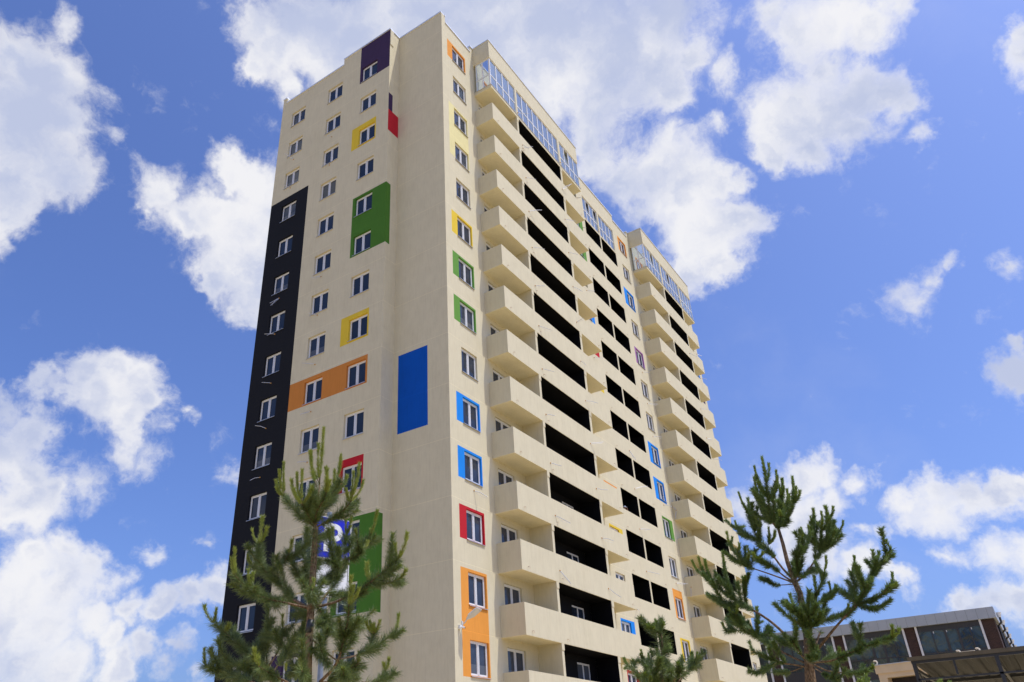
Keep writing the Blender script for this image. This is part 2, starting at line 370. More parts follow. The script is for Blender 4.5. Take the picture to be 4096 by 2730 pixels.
# roof: parapet copings with depth behind them
b = MB()
def coping(p0, p1, inx, iny, zt, th=.10, over=.06, dep=.34):
    (x0, y0), (x1, y1) = p0, p1; b = MB()
    lo = [min(x0, x1, x0+inx*dep), min(y0, y1, y0+iny*dep)]; hi = [max(x0, x1, x0+inx*dep), max(y0, y1, y0+iny*dep)]
    if inx: lo[0] -= over
    if iny: lo[1] -= over
    b.box(lo[0], hi[0], lo[1], hi[1], zt, zt+th, FLASH)
    e = .004
    b.box(lo[0]+(over+e if inx else 0), hi[0], lo[1]+(over+e if iny else 0), hi[1], z(.3), zt, BEIGE)
    b.build('parapet_coping', TOW)
coping((0, .006), (0, A0), 1, 0, z(1.83)); coping((-XL, A0-.05), (-XL, 8.11), 1, 0, z(1.83)); coping((-XL, 8.111), (-XL, 14.0), 1, 0, z(1.22)); coping((-XL, 14.0), (-XL, YL), 1, 0, z(1.75))
coping((-XL+.35, A0), (-.05, A0), 0, 1, z(1.832)); coping((.345, 0), (.42, 0), 0, 1, z(1.831)); coping((.42, 0), (3.40, 0), 0, 1, z(1.12)); coping((3.40, 0), (3.765, 0), 0, 1, z(1.74))
coping((17.08, 0), (26.9, 0), 0, 1, z(1.59)); coping((26.9, 0), (30.0, 0), 0, 1, z(1.05)); coping((30.0, 0), (30.404, 0), 0, 1, z(1.74)); coping((42.93, 0), (XR, 0), 0, 1, z(1.74))
b = MB(); b.quad([(0,0,z(.3)),(XR,0,z(.3)),(XR,YL,z(.3)),(0,YL,z(.3))], SILL); b.quad([(-XL,A0,z(.3)),(0,A0,z(.3)),(0,YL,z(.3)),(-XL,YL,z(.3))], SILL); b.build('roof', TOW)

# ---- windows
def window_meshes(w, h, glass, nm, frame=.065, mull=.13, sash=None):
    f = MB(); m = WHITE; d0, d1 = 0, .07
    ms = sash if sash is not None else 0
    f.box(-w/2, w/2, d0, d1, h-frame-.02, h, m); f.box(-w/2, w/2, d0, d1, 0, frame, m)
    f.box(-w/2, -w/2+frame, d0, d1, frame, h-frame-.02, m); f.box(w/2-frame, w/2, d0, d1, frame, h-frame-.02, m)
    f.box(ms-mull/2, ms+mull/2, d0-.012, d1, frame, h-frame-.02, m)
    f.box(ms-.012, ms+.012, d0-.016, d0-.013, frame, h-frame-.02, SILL)
    for a, b_ in ((-w/2+frame, ms-mull/2), (ms+mull/2, w/2-frame)):     # sash rims
        f.box(a, b_, d0+.012, d1, frame, frame+.035, m); f.box(a, b_, d0+.012, d1, h-frame-.055, h-frame-.02, m)
        f.box(a, a+.03, d0+.013, d1, frame+.035, h-frame-.055, m); f.box(b_-.03, b_, d0+.013, d1, frame+.035, h-frame-.055, m)
    p = MB()
    for a, b_ in ((-w/2+frame+.03, ms-mull/2-.03), (ms+mull/2+.03, w/2-frame-.03)):
        p.quad([(a, d0+.035, frame+.035), (b_, d0+.035, frame+.035), (b_, d0+.035, h-frame-.055), (a, d0+.035, h-frame-.055)], glass)
    return f, p
def mk(mb, nm):
    me = bpy.data.meshes.new(nm); me.from_pydata(mb.v, [], mb.f)
    for m in mb.mats: me.materials.append(m)
    me.polygons.foreach_set('material_index', mb.m); me.update(); return me
def sillmesh(w, dep):
    s = MB(); x0, x1 = -w/2-.03, w/2+.03
    s.quad([(x0, -dep-.06, -.045), (x1, -dep-.06, -.045), (x1, 0, .012), (x0, 0, .012)], SILL)
    s.quad([(x0, -dep-.06, -.045), (x0, -dep-.06, -.075), (x1, -dep-.06, -.075), (x1, -dep-.06, -.045)], SILL)
    s.quad([(x0, -dep-.06, -.075), (x1, -dep-.06, -.075), (x1, -dep, -.05), (x0, -dep, -.05)], SILL)
    return mk(s, 'sill')
KIND = {}
def kind(key, w, h, glass, dep, **kw):
    f, p = window_meshes(w, h, glass, key, **kw); KIND[key] = (mk(f, 'window_frame'), mk(p, 'pane'), sillmesh(w, dep))
kind('L', 1.405, 1.395, GL, .12); kind('R', 1.47, 1.463, GLR, .11); kind('Q', 1.435, 1.463, GLR, .11); kind('S', 1.15, 1.463, GLR, .11)
kind('BA', 1.65, 1.463, GLR, .11)
def place(key, x, y, zz, rz=0, name='window', sill=True):
    f, p, s = KIND[key]; o = inst(name, f, TOW, (x, y, zz), rz); inst('pane', p, o, (0, 0, 0))
    if sill: inst('sill', s, o, (0, 0, .0))
for k in range(14):
    for a, b_ in LY: place('L', -XL+.125, (a+b_)/2, Z(k)-1.778, -math.pi/2)
    place('R', (1.185+2.66)/2, .105, Z(k)-1.814); place('Q', 28.515, .105, Z(k)-1.814)
    place('BA', 5.1, .105, Z(k)-1.814, name='balcony_window', sill=False)
    if k in (1, 2, 4, 8, 9, 10, 11, 12, 13): place('Q', 18.44, .105, Z(k)-1.814, name='recess_window')
    place('BA', 32.3, .105, Z(k)-1.814, name='balcony_window', sill=False)
    if k in (2, 6, 11, 12, 13): place('S', 45.02, .105, Z(k)-1.814, name='end_window')
# balcony doors inside the black loggias (only the lower ones can be seen into)
f = MB(); dw = (11.27, 11.98, 12.75); zt, zb, zd = -.37, -1.8, -2.7
f.box(dw[0], dw[2], 0, .06, zt-.09, zt, WHITE); f.box(dw[1]-.05, dw[1]+.06, 0, .06, zd, zt-.09, WHITE); f.box(dw[2]-.08, dw[2], 0, .06, zd, zt-.09, WHITE)
f.box(dw[1]+.06, dw[2]-.08, .002, .06, zd, zd+.12, WHITE); f.box(dw[0], dw[1]-.05, .002, .06, zb-.06, zb, WHITE); f.box(dw[0], dw[1]-.05, .004, .06, zd, zb-.06, BLACKP)
DOORF = mk(f, 'balcony_door'); p = MB()
p.quad([(dw[0], .03, zb), (dw[1]-.05, .03, zb), (dw[1]-.05, .03, zt-.09), (dw[0], .03, zt-.09)], GL); p.quad([(dw[1]+.06, .03, zd+.12), (dw[2]-.08, .03, zd+.12), (dw[2]-.08, .03, zt-.09), (dw[1]+.06, .03, zt-.09)], GL)
DOORP = mk(p, 'pane')
for k in range(7, 14): o = inst('balcony_door', DOORF, TOW, (0, .03, Z(k))); inst('pane', DOORP, o, (0, 0, 0))

# ---- balconies
def balcony(q, k, base):
    zs = 0.0; x0, x1 = q['b0'], q['b3']; T = .11
    s = MB(); s.box(x0+T, x1-T, -D0+T, -.003, zs+.002, zs+.20, BEIGE)
    glazed = (k == 1)
    me = {}
    me['slab'] = mk(s, 'balcony_slab')
    pa = MB(); top = 1.48 if not glazed else .25
    pa.box(x0, x1, -D0, -D0+T, zs, zs+top, BEIGE); pa.box(x0, x0+T, -D0+T, -.003, zs, zs+top-.001, BEIGE); pa.box(x1-T, x1, -D0+T, -.003, zs, zs+top-.001, BEIGE)
    me['parapet'] = mk(pa, 'parapet')
    for wi, (a, b_) in enumerate((('b1', 'b1b'), ('b2', 'b2b'))):
        w = MB()
        c = (q[a]+q[b_])/2; y0 = -D0+T+.003 if not glazed else -D0+.12
        w.box(q[a], q[b_], -D0+.004 if glazed else -D0+.03, -.004, zs+top, zs+3.0-.002, BEIGE)
        if not glazed: w.box(q[a]+.004, q[b_]-.004, y0, -.005, zs+.2, zs+top, BEIGE)
        if not glazed: w.box(q[a]-.012, q[b_]+.03, -D0+.004, -D0+.029, zs+2.68, zs+2.996, BEIGE)
        me['partition_wall%d' % wi] = mk(w, 'partition_wall')
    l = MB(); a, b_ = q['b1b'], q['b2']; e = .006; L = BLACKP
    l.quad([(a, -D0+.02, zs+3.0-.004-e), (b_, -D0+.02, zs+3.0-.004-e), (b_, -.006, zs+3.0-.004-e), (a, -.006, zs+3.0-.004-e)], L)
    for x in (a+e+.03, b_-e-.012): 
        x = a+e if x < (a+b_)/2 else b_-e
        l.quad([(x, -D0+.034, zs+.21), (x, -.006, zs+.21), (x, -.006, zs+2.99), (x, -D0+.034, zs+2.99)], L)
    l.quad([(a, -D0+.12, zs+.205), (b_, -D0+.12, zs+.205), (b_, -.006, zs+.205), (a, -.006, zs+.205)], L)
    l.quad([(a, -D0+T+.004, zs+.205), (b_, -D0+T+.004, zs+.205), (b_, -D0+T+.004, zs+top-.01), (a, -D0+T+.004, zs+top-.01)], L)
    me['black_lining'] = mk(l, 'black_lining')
    return me
hk = MB(); hk.tube([(0, 0, 0), (0, -.09, 0), (0, -.10, -.10)], .014, PIPE, 6); hk.tube([(0, .0, 0), (0, -.01, 0)], .03, PIPE, 6); HOOK = mk(hk, 'drain_spout')
for q in (B, E_):
    std = balcony(q, 2, 0); gz = balcony(q, 1, 0)
    for k in range(1, 15):
        me = gz if k == 1 else std
        o = inst('balcony', me['slab'], TOW, (0, 0, Z(k)))
        inst('parapet', me['parapet'], o, (0, 0, 0)); inst('partition_wall', me['partition_wall0'], o, (0, 0, 0)); inst('partition_wall', me['partition_wall1'], o, (0, 0, 0))
        if k > 1 or True:
            if k > 1: inst('black_lining', me['black_lining'], o, (0, 0, 0))
        if 2 <= k:
            for dx in ((.6, q['b1b']-q['b0']+.4, q['b3']-q['b0']-.57)) if k < 14 else (): inst('drain_spout', HOOK, o, (q['b0']+dx, -D0, .24))
    # roof band over the glazed storey
    T = .12; r = MB(); x0, x1 = q['b0'], q['b3']
    r.box(x0, x1, -D0, -D0+T, Z(0), z(1.74), BEIGE); r.box(x0, x0+T, -D0+T, -.003, Z(0), z(1.739), BEIGE); r.box(x1-T, x1, -D0+T, -.003, Z(0), z(1.739), BEIGE)
    r.box(x0+T, x1-T, -D0+T, -.003, Z(0)+.01, Z(0)+.2, BEIGE)
    o = r.build('roof_band', TOW)
    r = MB(); r.box(x0-.05, x1+.05, -D0-.05, -D0+.3, z(1.741), z(1.81), FLASH); r.box(x0-.05, x0+.3, -D0+.3, .3, z(1.741), z(1.808), FLASH); r.box(x1-.3, x1+.05, -D0+.3, .3, z(1.741), z(1.808), FLASH); r.box(x0-.04,x1+.04,.0,.3,z(1.70),z(1.76),FLASH)
    r.build('coping', o)
def glazing(x0, x1, y, n, zb, zt, ztr, name='balcony_glazing', tilt=(), side=None, edge=(1, 1)):
    f = MB(); g = MB(); m = WHITE; fr = .05; d = .07
    P = (lambda a, b_, c, e, h0, h1: f.box(a, b_, y+c, y+e, h0, h1, m)) if side is None else (lambda a, b_, c, e, h0, h1: f.box(side+c, side+e, a, b_, h0, h1, m))
    P(x0, x1, 0, d, zb, zb+.07, ) ; P(x0, x1, 0, d, zt-.07, zt)
    wd = (x1-x0)/n
    for i in range(n+1):
        h = .045 if 0 < i < n else .035
        if i == 0 and edge[0] == 2: h = .08
        a = max(x0, x0+i*wd-h); b_ = min(x1, x0+i*wd+h); P(a, b_, -.005, d, zb+.07, zt-.07)
        if i < n:
            P(x0+i*wd+.045, x0+(i+1)*wd-.045, .004, d, ztr-.045, ztr+.045)
            for h0, h1 in ((zb+.07, ztr-.045), (ztr+.045, zt-.07)):
                a, b_ = x0+i*wd+.04, x0+(i+1)*wd-.04
                if i in tilt and h0 > ztr:
                    g.quad([(a, y+.03, h0), (b_, y+.03, h0), (b_, y-.22+.43, h1), (a, y-.22+.43, h1)], CG); continue
                if side is None: g.quad([(a, y+.03, h0), (b_, y+.03, h0), (b_, y+.03, h1), (a, y+.03, h1)], CG)
                else: g.quad([(side+.03, a, h0), (side+.03, b_, h0), (side+.03, b_, h1), (side+.03, a, h1)], CG)
    o = f.build(name, TOW); g.build('pane', o)
    return o
GB, GT, TR = z(-2.75), z(-.002), z(-1.62)
for q, ns in ((B, (4, 8, 4)), (E_, (5, 6, 4))):
    y = -D0+.045
    glazing(q['b0']+.05, q['b1'], y, ns[0], GB, GT, TR, edge=(2, 1), tilt=() if q is B else (2,))
    glazing(q['b1b'], q['b2'], y, ns[1], GB, GT, TR, tilt=() if q is B else (2,)); glazing(q['b2b'], q['b3']-.05, y, ns[2], GB, GT, TR, tilt=(1,) if q is B else ())
    glazing(y+.07, -.16, 0, 2, GB, GT, TR, side=q['b0']+.05); glazing(y+.07, -.16, 0, 2, GB, GT, TR, side=q['b3']-.12)
    s = MB(); s.box(q['b0']-.03, q['b3']+.03, -D0-.035, -D0+.1, GB, GB+.02, SILL); s.box(q['b0']-.03, q['b0']+.1, -D0+.1, -.003, GB, GB+.019, SILL); s.build('drip_sill', TOW)
glazing(C[0][0], C[0][1], .06, 4, z(-2.8), z(-.342), z(-1.75), tilt=(1, 3)); glazing(C[1][0], C[1][1], .06, 4, z(-2.8), z(-.342), z(-1.75))
# ---- recessed twin loggias
LOGS = []
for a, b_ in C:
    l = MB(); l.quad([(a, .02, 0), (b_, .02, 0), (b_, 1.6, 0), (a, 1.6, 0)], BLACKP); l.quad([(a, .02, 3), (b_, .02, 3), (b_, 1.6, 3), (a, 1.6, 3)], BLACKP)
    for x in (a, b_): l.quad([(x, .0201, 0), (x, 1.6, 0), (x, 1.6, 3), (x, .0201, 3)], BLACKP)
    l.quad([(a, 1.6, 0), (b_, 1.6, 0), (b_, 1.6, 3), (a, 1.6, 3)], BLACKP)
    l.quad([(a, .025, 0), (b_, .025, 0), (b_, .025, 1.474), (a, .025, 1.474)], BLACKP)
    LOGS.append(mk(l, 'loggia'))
for k in range(1, 14):
    for lg in LOGS: inst('loggia', lg, TOW, (0, 0, Z(k+1)))
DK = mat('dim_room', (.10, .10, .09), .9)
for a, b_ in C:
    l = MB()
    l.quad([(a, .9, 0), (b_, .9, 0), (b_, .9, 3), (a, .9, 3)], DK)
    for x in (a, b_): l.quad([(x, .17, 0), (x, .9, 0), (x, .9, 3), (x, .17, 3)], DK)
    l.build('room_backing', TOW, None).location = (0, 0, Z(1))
for k in range(0, 14):
    for x in (20.61, 26.2): 
        if k: inst('drain_spout', HOOK, TOW, (x, 0, Z(k)+.24))

# ---- foil wrapped pipe ends sticking out of the walls
def zz(x0, y0, s): return lambda a, b_: (x0+a/s, y0+b_/s)
zG = zz(1750, 600, 2.24); zH = zz(1750, 1300, 2.24); zI = zz(1750, 2030, 2.24); zB = zz(1700, 0, 2.24); zK = zz(2300, 1400, 2.613)
zA = zz(1000, 0, 2.24); zC = zz(1000, 700, 2.24); zD = zz(1000, 1400, 2.24); zM = zz(2400, 2000, 2.149)
PF = [(zG, '790 250 882 265;817 552 935 540;845 875 960 890;872 1218 965 1218;1115 352 1205 305;1140 622 1243 640;1173 920 1258 938;1212 1225 1300 1270;1245 1545 1310 1510'),
      (zH, '905 8 1028 50;935 395 1045 420;970 803 1053 815;1010 1238 1113 1265;1283 325 1332 362;1325 680 1440 703;1370 1065 1485 1050;1420 1468 1525 1480'),
      (zI, '1052 72 1192 142;1095 565 1197 685;1470 275 1582 303;1530 727 1648 808'), (zB, '828 1012 935 1020;875 1330 965 1315;875 1300 930 1335;1210 1458 1290 1467'),
      (zK, '1195 35 1275 72;1270 45 1325 65;1310 298 1380 308;1312 617 1387 622;1372 920 1435 938;1450 1140 1535 1155')]
P0 = [(zG, '1250 430 1285 428;1300 697 1333 697;1335 1260 1410 1265;1440 730 1510 728'), (zH, '1400 293 1490 300;1718 1125 1778 1210;1765 1470 1880 1447;1833 425 1903 430;1880 705 1975 712;1928 1000 2010 1005;325 1485 450 1545'),
      (zI, '1810 195 1915 200;1870 573 1993 600;1785 915 1810 928'), (zM, '652 718 755 723;545 45 620 60')]
PL = [(zA, '393 1432 310 1377;733 1227 690 1220;713 1482 648 1465'), (zC, '362 118 303 92;638 913 550 920;605 1258 525 1240;262 1105 185 1170;262 1105 178 1150;225 1428 128 1427'),
      (zD, '585 132 467 120;547 553 450 578;515 1008 420 1008;190 300 105 292;145 705 45 680;92 1143 0 1170')]
rnd = random.Random(5)
def pipe_end(p0, p1, r=.02):
    p0, p1 = Vector(p0), Vector(p1); b = MB()
    mid = (p0+p1)/2+Vector((0, 0, rnd.uniform(-.02, .06))); q = (p0*.8+p1*.2)+Vector((0, 0, .02))
    b.tube([p0, q, mid, p1], [r*.8, r*.9, r, r*.8], SILV, 6); b.tube([p0+(p0-p1).normalized()*.01, p0+(p1-p0).normalized()*.05], .035, FOAM, 7)
    if rnd.random() < .6: b.tube([p0-Vector((0, 0, .03)), p0*.5+p1*.5-Vector((0, 0, .06+rnd.random()*.08)), p0*.1+p1*.9-Vector((0, 0, rnd.uniform(-.06, .16)))], .007, SILV, 5)
    b.build('pipe_end', TOW)
for lst, ax, val, out in ((PF, 1, -D0, .48), (P0, 1, 0, .5), (PL, 0, -XL, .45)):
    for zf, txt in lst:
        for t in txt.split(';'):
            a, b_, c, d = map(float, t.split()); pipe_end(on_plane(*zf(a, b_), ax, val), on_plane(*zf(c, d), ax, val-out))
for a in ('782 750 783 835', '657 88 648 160', '620 60 657 88'):
    x = [float(i) for i in a.split()]; pipe_end(on_plane(*zM(x[0], x[1]), 0, 30.40), on_plane(*zM(x[2], x[3]), 0, 30.32), .025)

# ---- wall lamp and camera
LW = mat('lamp_casing', (.62, .61, .58), .45, var=.1); LD = mat('lamp_lens', (.40, .40, .36), .3, var=.15); DKM = mat('dark_metal', (.03, .03, .032), .4)
lp = empty('wall_lamp', (.59, 0, z(-38.78)), 'white street lamp head on a short bracket by the orange panel', 'lamp')
b = MB(); x0, zb = .59, z(-38.78)
b.box(x0-.05, x0+.05, -.03, 0, zb-.14, zb+.14, LW); b.tube([(x0, -.02, zb), (x0, -.14, zb+.05), (x0+.01, -.30, zb+.22)], .025, LW, 8); b.build('bracket', lp, (x0, 0, zb))
b = MB(); M0 = Vector((x0+.01, -.28, zb+.20)); ax = Vector((.10, -.66, .42)).normalized(); sd = Vector((1, -.35, -.25)).normalized(); nn = sd.cross(ax).normalized()
prof = [(0, .05, .05), (.12, .09, .06), (.22, .15, .055), (.62, .16, .04), (.72, .13, .02)]
rings = []
for t, w, h in prof:
    c = M0+ax*t; base = len(b.v); rings.append(base)
    for a, e in ((-1, -.5), (-1, .5), (-.6, 1), (.6, 1), (1, .5), (1, -.5)): b.v.append(tuple(c+sd*w*a*1.05+nn*h*e))
k_ = b.mi(LW)
for r0, r1 in zip(rings, rings[1:]):
    for j in range(6): b.f.append((r0+j, r0+(j+1) % 6, r1+(j+1) % 6, r1+j)); b.m.append(k_)
b.f.append(tuple(rings[0]+j for j in range(6))); b.f.append(tuple(rings[-1]+j for j in reversed(range(6)))); b.m += [k_, k_]
b.build('lamp_head', lp, tuple(M0))
b = MB(); 
for t0, t1 in ((.26, .58),):
    b.quad([M0+ax*t0-nn*.034-sd*.09, M0+ax*t0-nn*.034+sd*.09, M0+ax*t1-nn*.024+sd*.09, M0+ax*t1-nn*.024-sd*.09], LD)
b.build('lens', lp, tuple(M0))
cm = empty('security_camera', (.36, 0, z(-38.93)), 'small white bullet camera on the cream wall near the corner', 'security camera')
b = MB(); x0, zb = .36, z(-38.93)
b.box(x0-.07, x0+.07, -.10, 0, zb-.07, zb+.09, WHITE); b.tube([(x0, -.1, zb), (x0+.02, -.16, zb)], .02, WHITE, 8); b.build('mount', cm, (x0, 0, zb))
b = MB(); b.tube([(x0-.02, -.12, zb), (x0+.05, -.27, zb-.04)], [.035, .04], WHITE, 10); b.build('housing', cm, (x0, 0, zb))
b = MB(); b.tube([(x0+.0505, -.2705, zb-.04), (x0+.055, -.285, zb-.043)], [.032, .030], DKM, 10); b.build('lens', cm, (x0, 0, zb))

# ---- person leaning in a loggia
def person():
    px, py, pz = 21.02, .38, Z(10)+.09
    SK = mat('skin', (.42, .22, .15), .6, var=.08); SH = mat('dark_shirt', (.03, .03, .04), .9, var=.2); CP = mat('grey_cap', (.45, .50, .60), .7, var=.15)
    root = empty('person', (px, py, pz), 'person in a grey cap and dark shirt leaning behind a loggia parapet, hand at mouth', 'person')
    J = dict(pel=(0, .05, .92), ch=(0.02, -.03, 1.28), nk=(.05, -.12, 1.47), hd=(.09, -.19, 1.62), tp=(.08, -.19, 1.73),
             hl=(-.1, .05, .88), kl=(-.1, 0, .48), al=(-.1, .05, .07), hr=(.1, .05, .88), kr=(.1, 0, .48), ar=(.1, .05, .07), fl=(-.1, -.12, .03), fr=(.1, -.12, .03),
             sl=(-.18, -.06, 1.38), el=(-.28, -.16, 1.12), wl=(-.16, -.30, 1.2), sr=(.2, -.08, 1.38), er=(.32, -.22, 1.20), wr=(.20, -.34, 1.44), hw=(.16, -.33, 1.50))
    Rr = dict(pel=.15, ch=.16, nk=.06, hd=.095, tp=.07, hl=.09, kl=.065, al=.045, hr=.09, kr=.065, ar=.045, fl=.04, fr=.04, sl=.065, el=.045, wl=.03, sr=.065, er=.045, wr=.03, hw=.035)
    Ed = [('pel','ch'),('ch','nk'),('nk','hd'),('hd','tp'),('pel','hl'),('hl','kl'),('kl','al'),('al','fl'),('pel','hr'),('hr','kr'),('kr','ar'),('ar','fr'),('ch','sl'),('sl','el'),('el','wl'),('ch','sr'),('sr','er'),('er','wr'),('wr','hw')]
    ks = list(J); me = bpy.data.meshes.new('body'); me.from_pydata([J[k] for k in ks], [(ks.index(a), ks.index(c)) for a, c in Ed], [])
    me.materials.append(SK); o = bpy.data.objects.new('body', me); COL.objects.link(o); o.parent = root
    sk = o.modifiers.new('skin', 'SKIN'); o.modifiers.new('sub', 'SUBSURF').levels = 2
    for i, k in enumerate(ks):
        v = me.skin_vertices[0].data[i]; v.radius = (Rr[k], Rr[k]); v.use_root = (k == 'pel')
    # fingers and thumb of the raised hand
    f = MB(); h = Vector(J['hw'])
    for i, (dx, L) in enumerate(((-.028, .05), (-.010, .06), (.008, .055), (.026, .042))):
        p = h+Vector((dx-.01, -.02, .02)); f.tube([p, p+Vector((-.01, -.025, L*.5)), p+Vector((-.03, -.01, L))], [.010, .009, .007], SK, 6)
    p = h+Vector((-.03, .005, 0)); f.tube([p, p+Vector((-.03, -.01, .02)), p+Vector((-.04, -.015, .045))], [.011, .010, .008], SK, 6)
    f.tube([Vector(J['hd'])+Vector((.0, -.085, -.01)), Vector(J['hd'])+Vector((0, -.115, -.03))], [.012, .016], SK, 6)
    f.v = [tuple(Vector(v)+Vector((px, py, pz))) for v in f.v]; f.build('hand', root, (px, py, pz), True)
    # shirt
    s = MB(); P = lambda t: Vector(t)+Vector((px, py, pz))
    s.tube([P((0, .05, .80)), P((0, .04, 1.0)), P((.02, -.02, 1.26)), P((.03, -.06, 1.40)), P((.045, -.10, 1.45))], [.17, .175, .20, .15, .075], SH, 14)
    s.tube([P((.17, -.07, 1.40)), P((.325, -.22, 1.20)), P((.23, -.31, 1.38))], [.08, .06, .045], SH, 10); s.tube([P((-.15, -.05, 1.40)), P((-.285, -.16, 1.12)), P((-.18, -.28, 1.19))], [.08, .06, .045], SH, 10)
    s.build('shirt', root, (px, py, pz), True)
    t = MB(); t.tube([P((.1, .05, .92)), P((.1, 0, .48)), P((.1, .05, .08))], [.12, .085, .07], SH, 10); t.tube([P((-.1, .05, .92)), P((-.1, 0, .48)), P((-.1, .05, .08))], [.12, .085, .07], SH, 10); t.build('trousers', root, (px, py, pz), True)
    c = MB(); hc = P(J['hd']); c.tube([hc+Vector((0, 0, .035)), hc+Vector((0, 0, .07)), hc+Vector((-.0, .01, .115)), hc+Vector((0, .01, .135))], [.112, .112, .08, .02], CP, 14)
    c.tube([hc+Vector((.05, -.06, .045)), hc+Vector((.10, -.15, .03))], [.075, .06], CP, 10)
    for i in range(len(c.v)-20, len(c.v)): 
        x, y, q = c.v[i]; c.v[i] = (x, y, hc.z+.04+(q-hc.z-.04)*.12)
    c.build('cap', root, (px, py, pz), True)
person()

# ------------------------------------------------------------------ office building behind
OX = 60.0; OH = z(-31.98); OY0 = -18.2
OFF = empty('office_building', (OX, OY0, 0), 'low brown brick office building with dark strip glazing and grey metal fascia', 'office building')
def bricks(nt, P, c, b):
    geo = nd(nt, 'ShaderNodeNewGeometry'); sx = nd(nt, 'ShaderNodeSeparateXYZ'); nt.links.new(geo.outputs['Position'], sx.inputs[0])
    cb = nd(nt, 'ShaderNodeCombineXYZ'); nt.links.new(mth(nt, 'ADD', sx.outputs[0], sx.outputs[1]), cb.inputs[0]); nt.links.new(sx.outputs[2], cb.inputs[1])
    br = nd(nt, 'ShaderNodeTexBrick'); br.inputs['Scale'].default_value = 1; br.inputs['Brick Width'].default_value = .25; br.inputs['Row Height'].default_value = .078
    br.inputs['Mortar Size'].default_value = .008; br.inputs['Color1'].default_value = (.075, .040, .035, 1); br.inputs['Color2'].default_value = (.045, .025, .024, 1); br.inputs['Mortar'].default_value = (.10, .085, .075, 1)
    nt.links.new(cb.outputs[0], br.inputs['Vector']); return mixc(nt, .25, br.outputs['Color'], mixc(nt, 1.0, br.outputs['Color'], c, 'MULTIPLY'))
BR = mat('brown_brick', (.6, .5, .45), .85, var=.3, vscale=3, extra=bricks, spec=.2)
GREY = mat('fascia_panel', (.40, .43, .47), .45, metal=.25, var=.04, vscale=1); CHAR = mat('charcoal_panel', (.035, .035, .04), .5); OWH = mat('white_trim', (.66, .67, .70), .5)
def og(nt, P, c, b):
    # slightly warped panes, so that the reflections wander from pane to pane
    bp = nd(nt, 'ShaderNodeBump'); bp.inputs['Strength'].default_value = .5; bp.inputs['Distance'].default_value = .25
    nt.links.new(noise(nt, P, .7, 3, .5, dist=1.5), bp.inputs['Height']); nt.links.new(bp.outputs[0], b.inputs['Normal'])
    n = noise(nt, P, .4, 3, .5, dist=1.0); return mixc(nt, smooth(nt, n, .40, .62), c, (.055, .085, .088))
OG = mat('office_glass', (.015, .024, .028), .04, spec=.6, var=.3, vscale=.5, extra=og)
b = MB(); b.box(OX+.05, OX+45, OY0+.002, 24, 0, z(-32.97), BR)
WL = b.build('wall', OFF, (OX, OY0, 0))
# fascia with joints
b = MB(); y = OY0-.25
js = [OY0+.33+.85*i for i in range(48)]; prev = y
for j in js+[24]:
    b.box(OX-.35, OX, prev+.008, j-.008, z(-32.95), OH, GREY); prev = j
prev = OX
for i in range(52): b.box(OX+.002+i*.85, OX+.84+i*.85, OY0-.25, OY0-.02, z(-32.95), OH, GREY)
b.box(OX-.33, OX+45, OY0-.22, 24, z(-32.94), OH-.02, CHAR); b.build('fascia', OFF, (OX, OY0, 0))
b = MB()
for x in range(8):
    xx = OX+4+x*5.6; zz0 = z(-31.9)
    b.tube([(xx, OY0-.42, zz0-.05), (xx, OY0-.42, zz0-.5)], [.26, .13], FLASH, 8); b.tube([(xx, OY0-.42, zz0-.5), (xx, OY0-.42, zz0-.95), (xx, OY0-.1, zz0-1.25), (xx, OY0-.1, 0.1)], .10, DKM, 8)
o = b.build('downpipe', OFF, (OX, OY0, 0))
bays = [(-16.97, -11.75), (-10.45, -5.2), (-3.95, 1.3), (2.65, 7.9), (9.1, 14.4), (15.6, 20.9)]
storeys = [(-33.4, -35.42, -36.05), (-37.2, -39.2, -39.85), (-41.0, -43.0, -43.6)]
for ya, yb in bays:
    s = MB(); s.box(OX-.12, OX+.05, ya-.18, ya, 0, z(-32.952), OWH); s.box(OX-.12, OX+.05, yb, yb+.18, 0, z(-32.952), OWH); s.build('white_strip', OFF, (OX, OY0, 0))
    for zt, ztr, zb in storeys:
        f = MB(); f.box(OX-.02, OX+.049, ya, yb, z(zt), z(zt)+.45 if zt > -34 else z(zt)+1.15, CHAR)
        f.box(OX-.04, OX+.04, ya, yb, z(zt)-.06, z(zt), CHAR); f.box(OX-.04, OX+.04, ya, yb, z(ztr)-.05, z(ztr)+.05, CHAR); f.box(OX-.04, OX+.04, ya, yb, z(zb), z(zb)+.08, CHAR)
        ms = [ya, ya+.86+.03, ya+1.9, ya+2.13+.82, ya+4.05, yb]
        for i, m_ in enumerate(ms):
            h = .1 if i in (2, 3) else .04
            f.box(OX-.045, OX+.04, m_-h, m_+h, z(zb)+.08, z(zt)-.06, CHAR)
        o = f.build('window', OFF, (OX, ya, z(zb)))
        p = MB()
        for a, c in zip(ms, ms[1:]):
            dx = rnd.uniform(-.012, .012)
            p.quad([(OX+dx, a, z(zb)), (OX-dx, c, z(zb)), (OX-dx, c, z(zt)), (OX+dx, a, z(zt))], OG)
        p.build('pane', o, (OX, ya, z(zb)))
        t = MB()
        for m_ in (ms[1], ms[3], ms[4]): t.box(OX-.012, OX-.002-.0, m_-.17, m_-.09, z(zt)-.30, z(zt)-.13, OWH)
        t.build('sticker', o, (OX, ya, z(zb)))

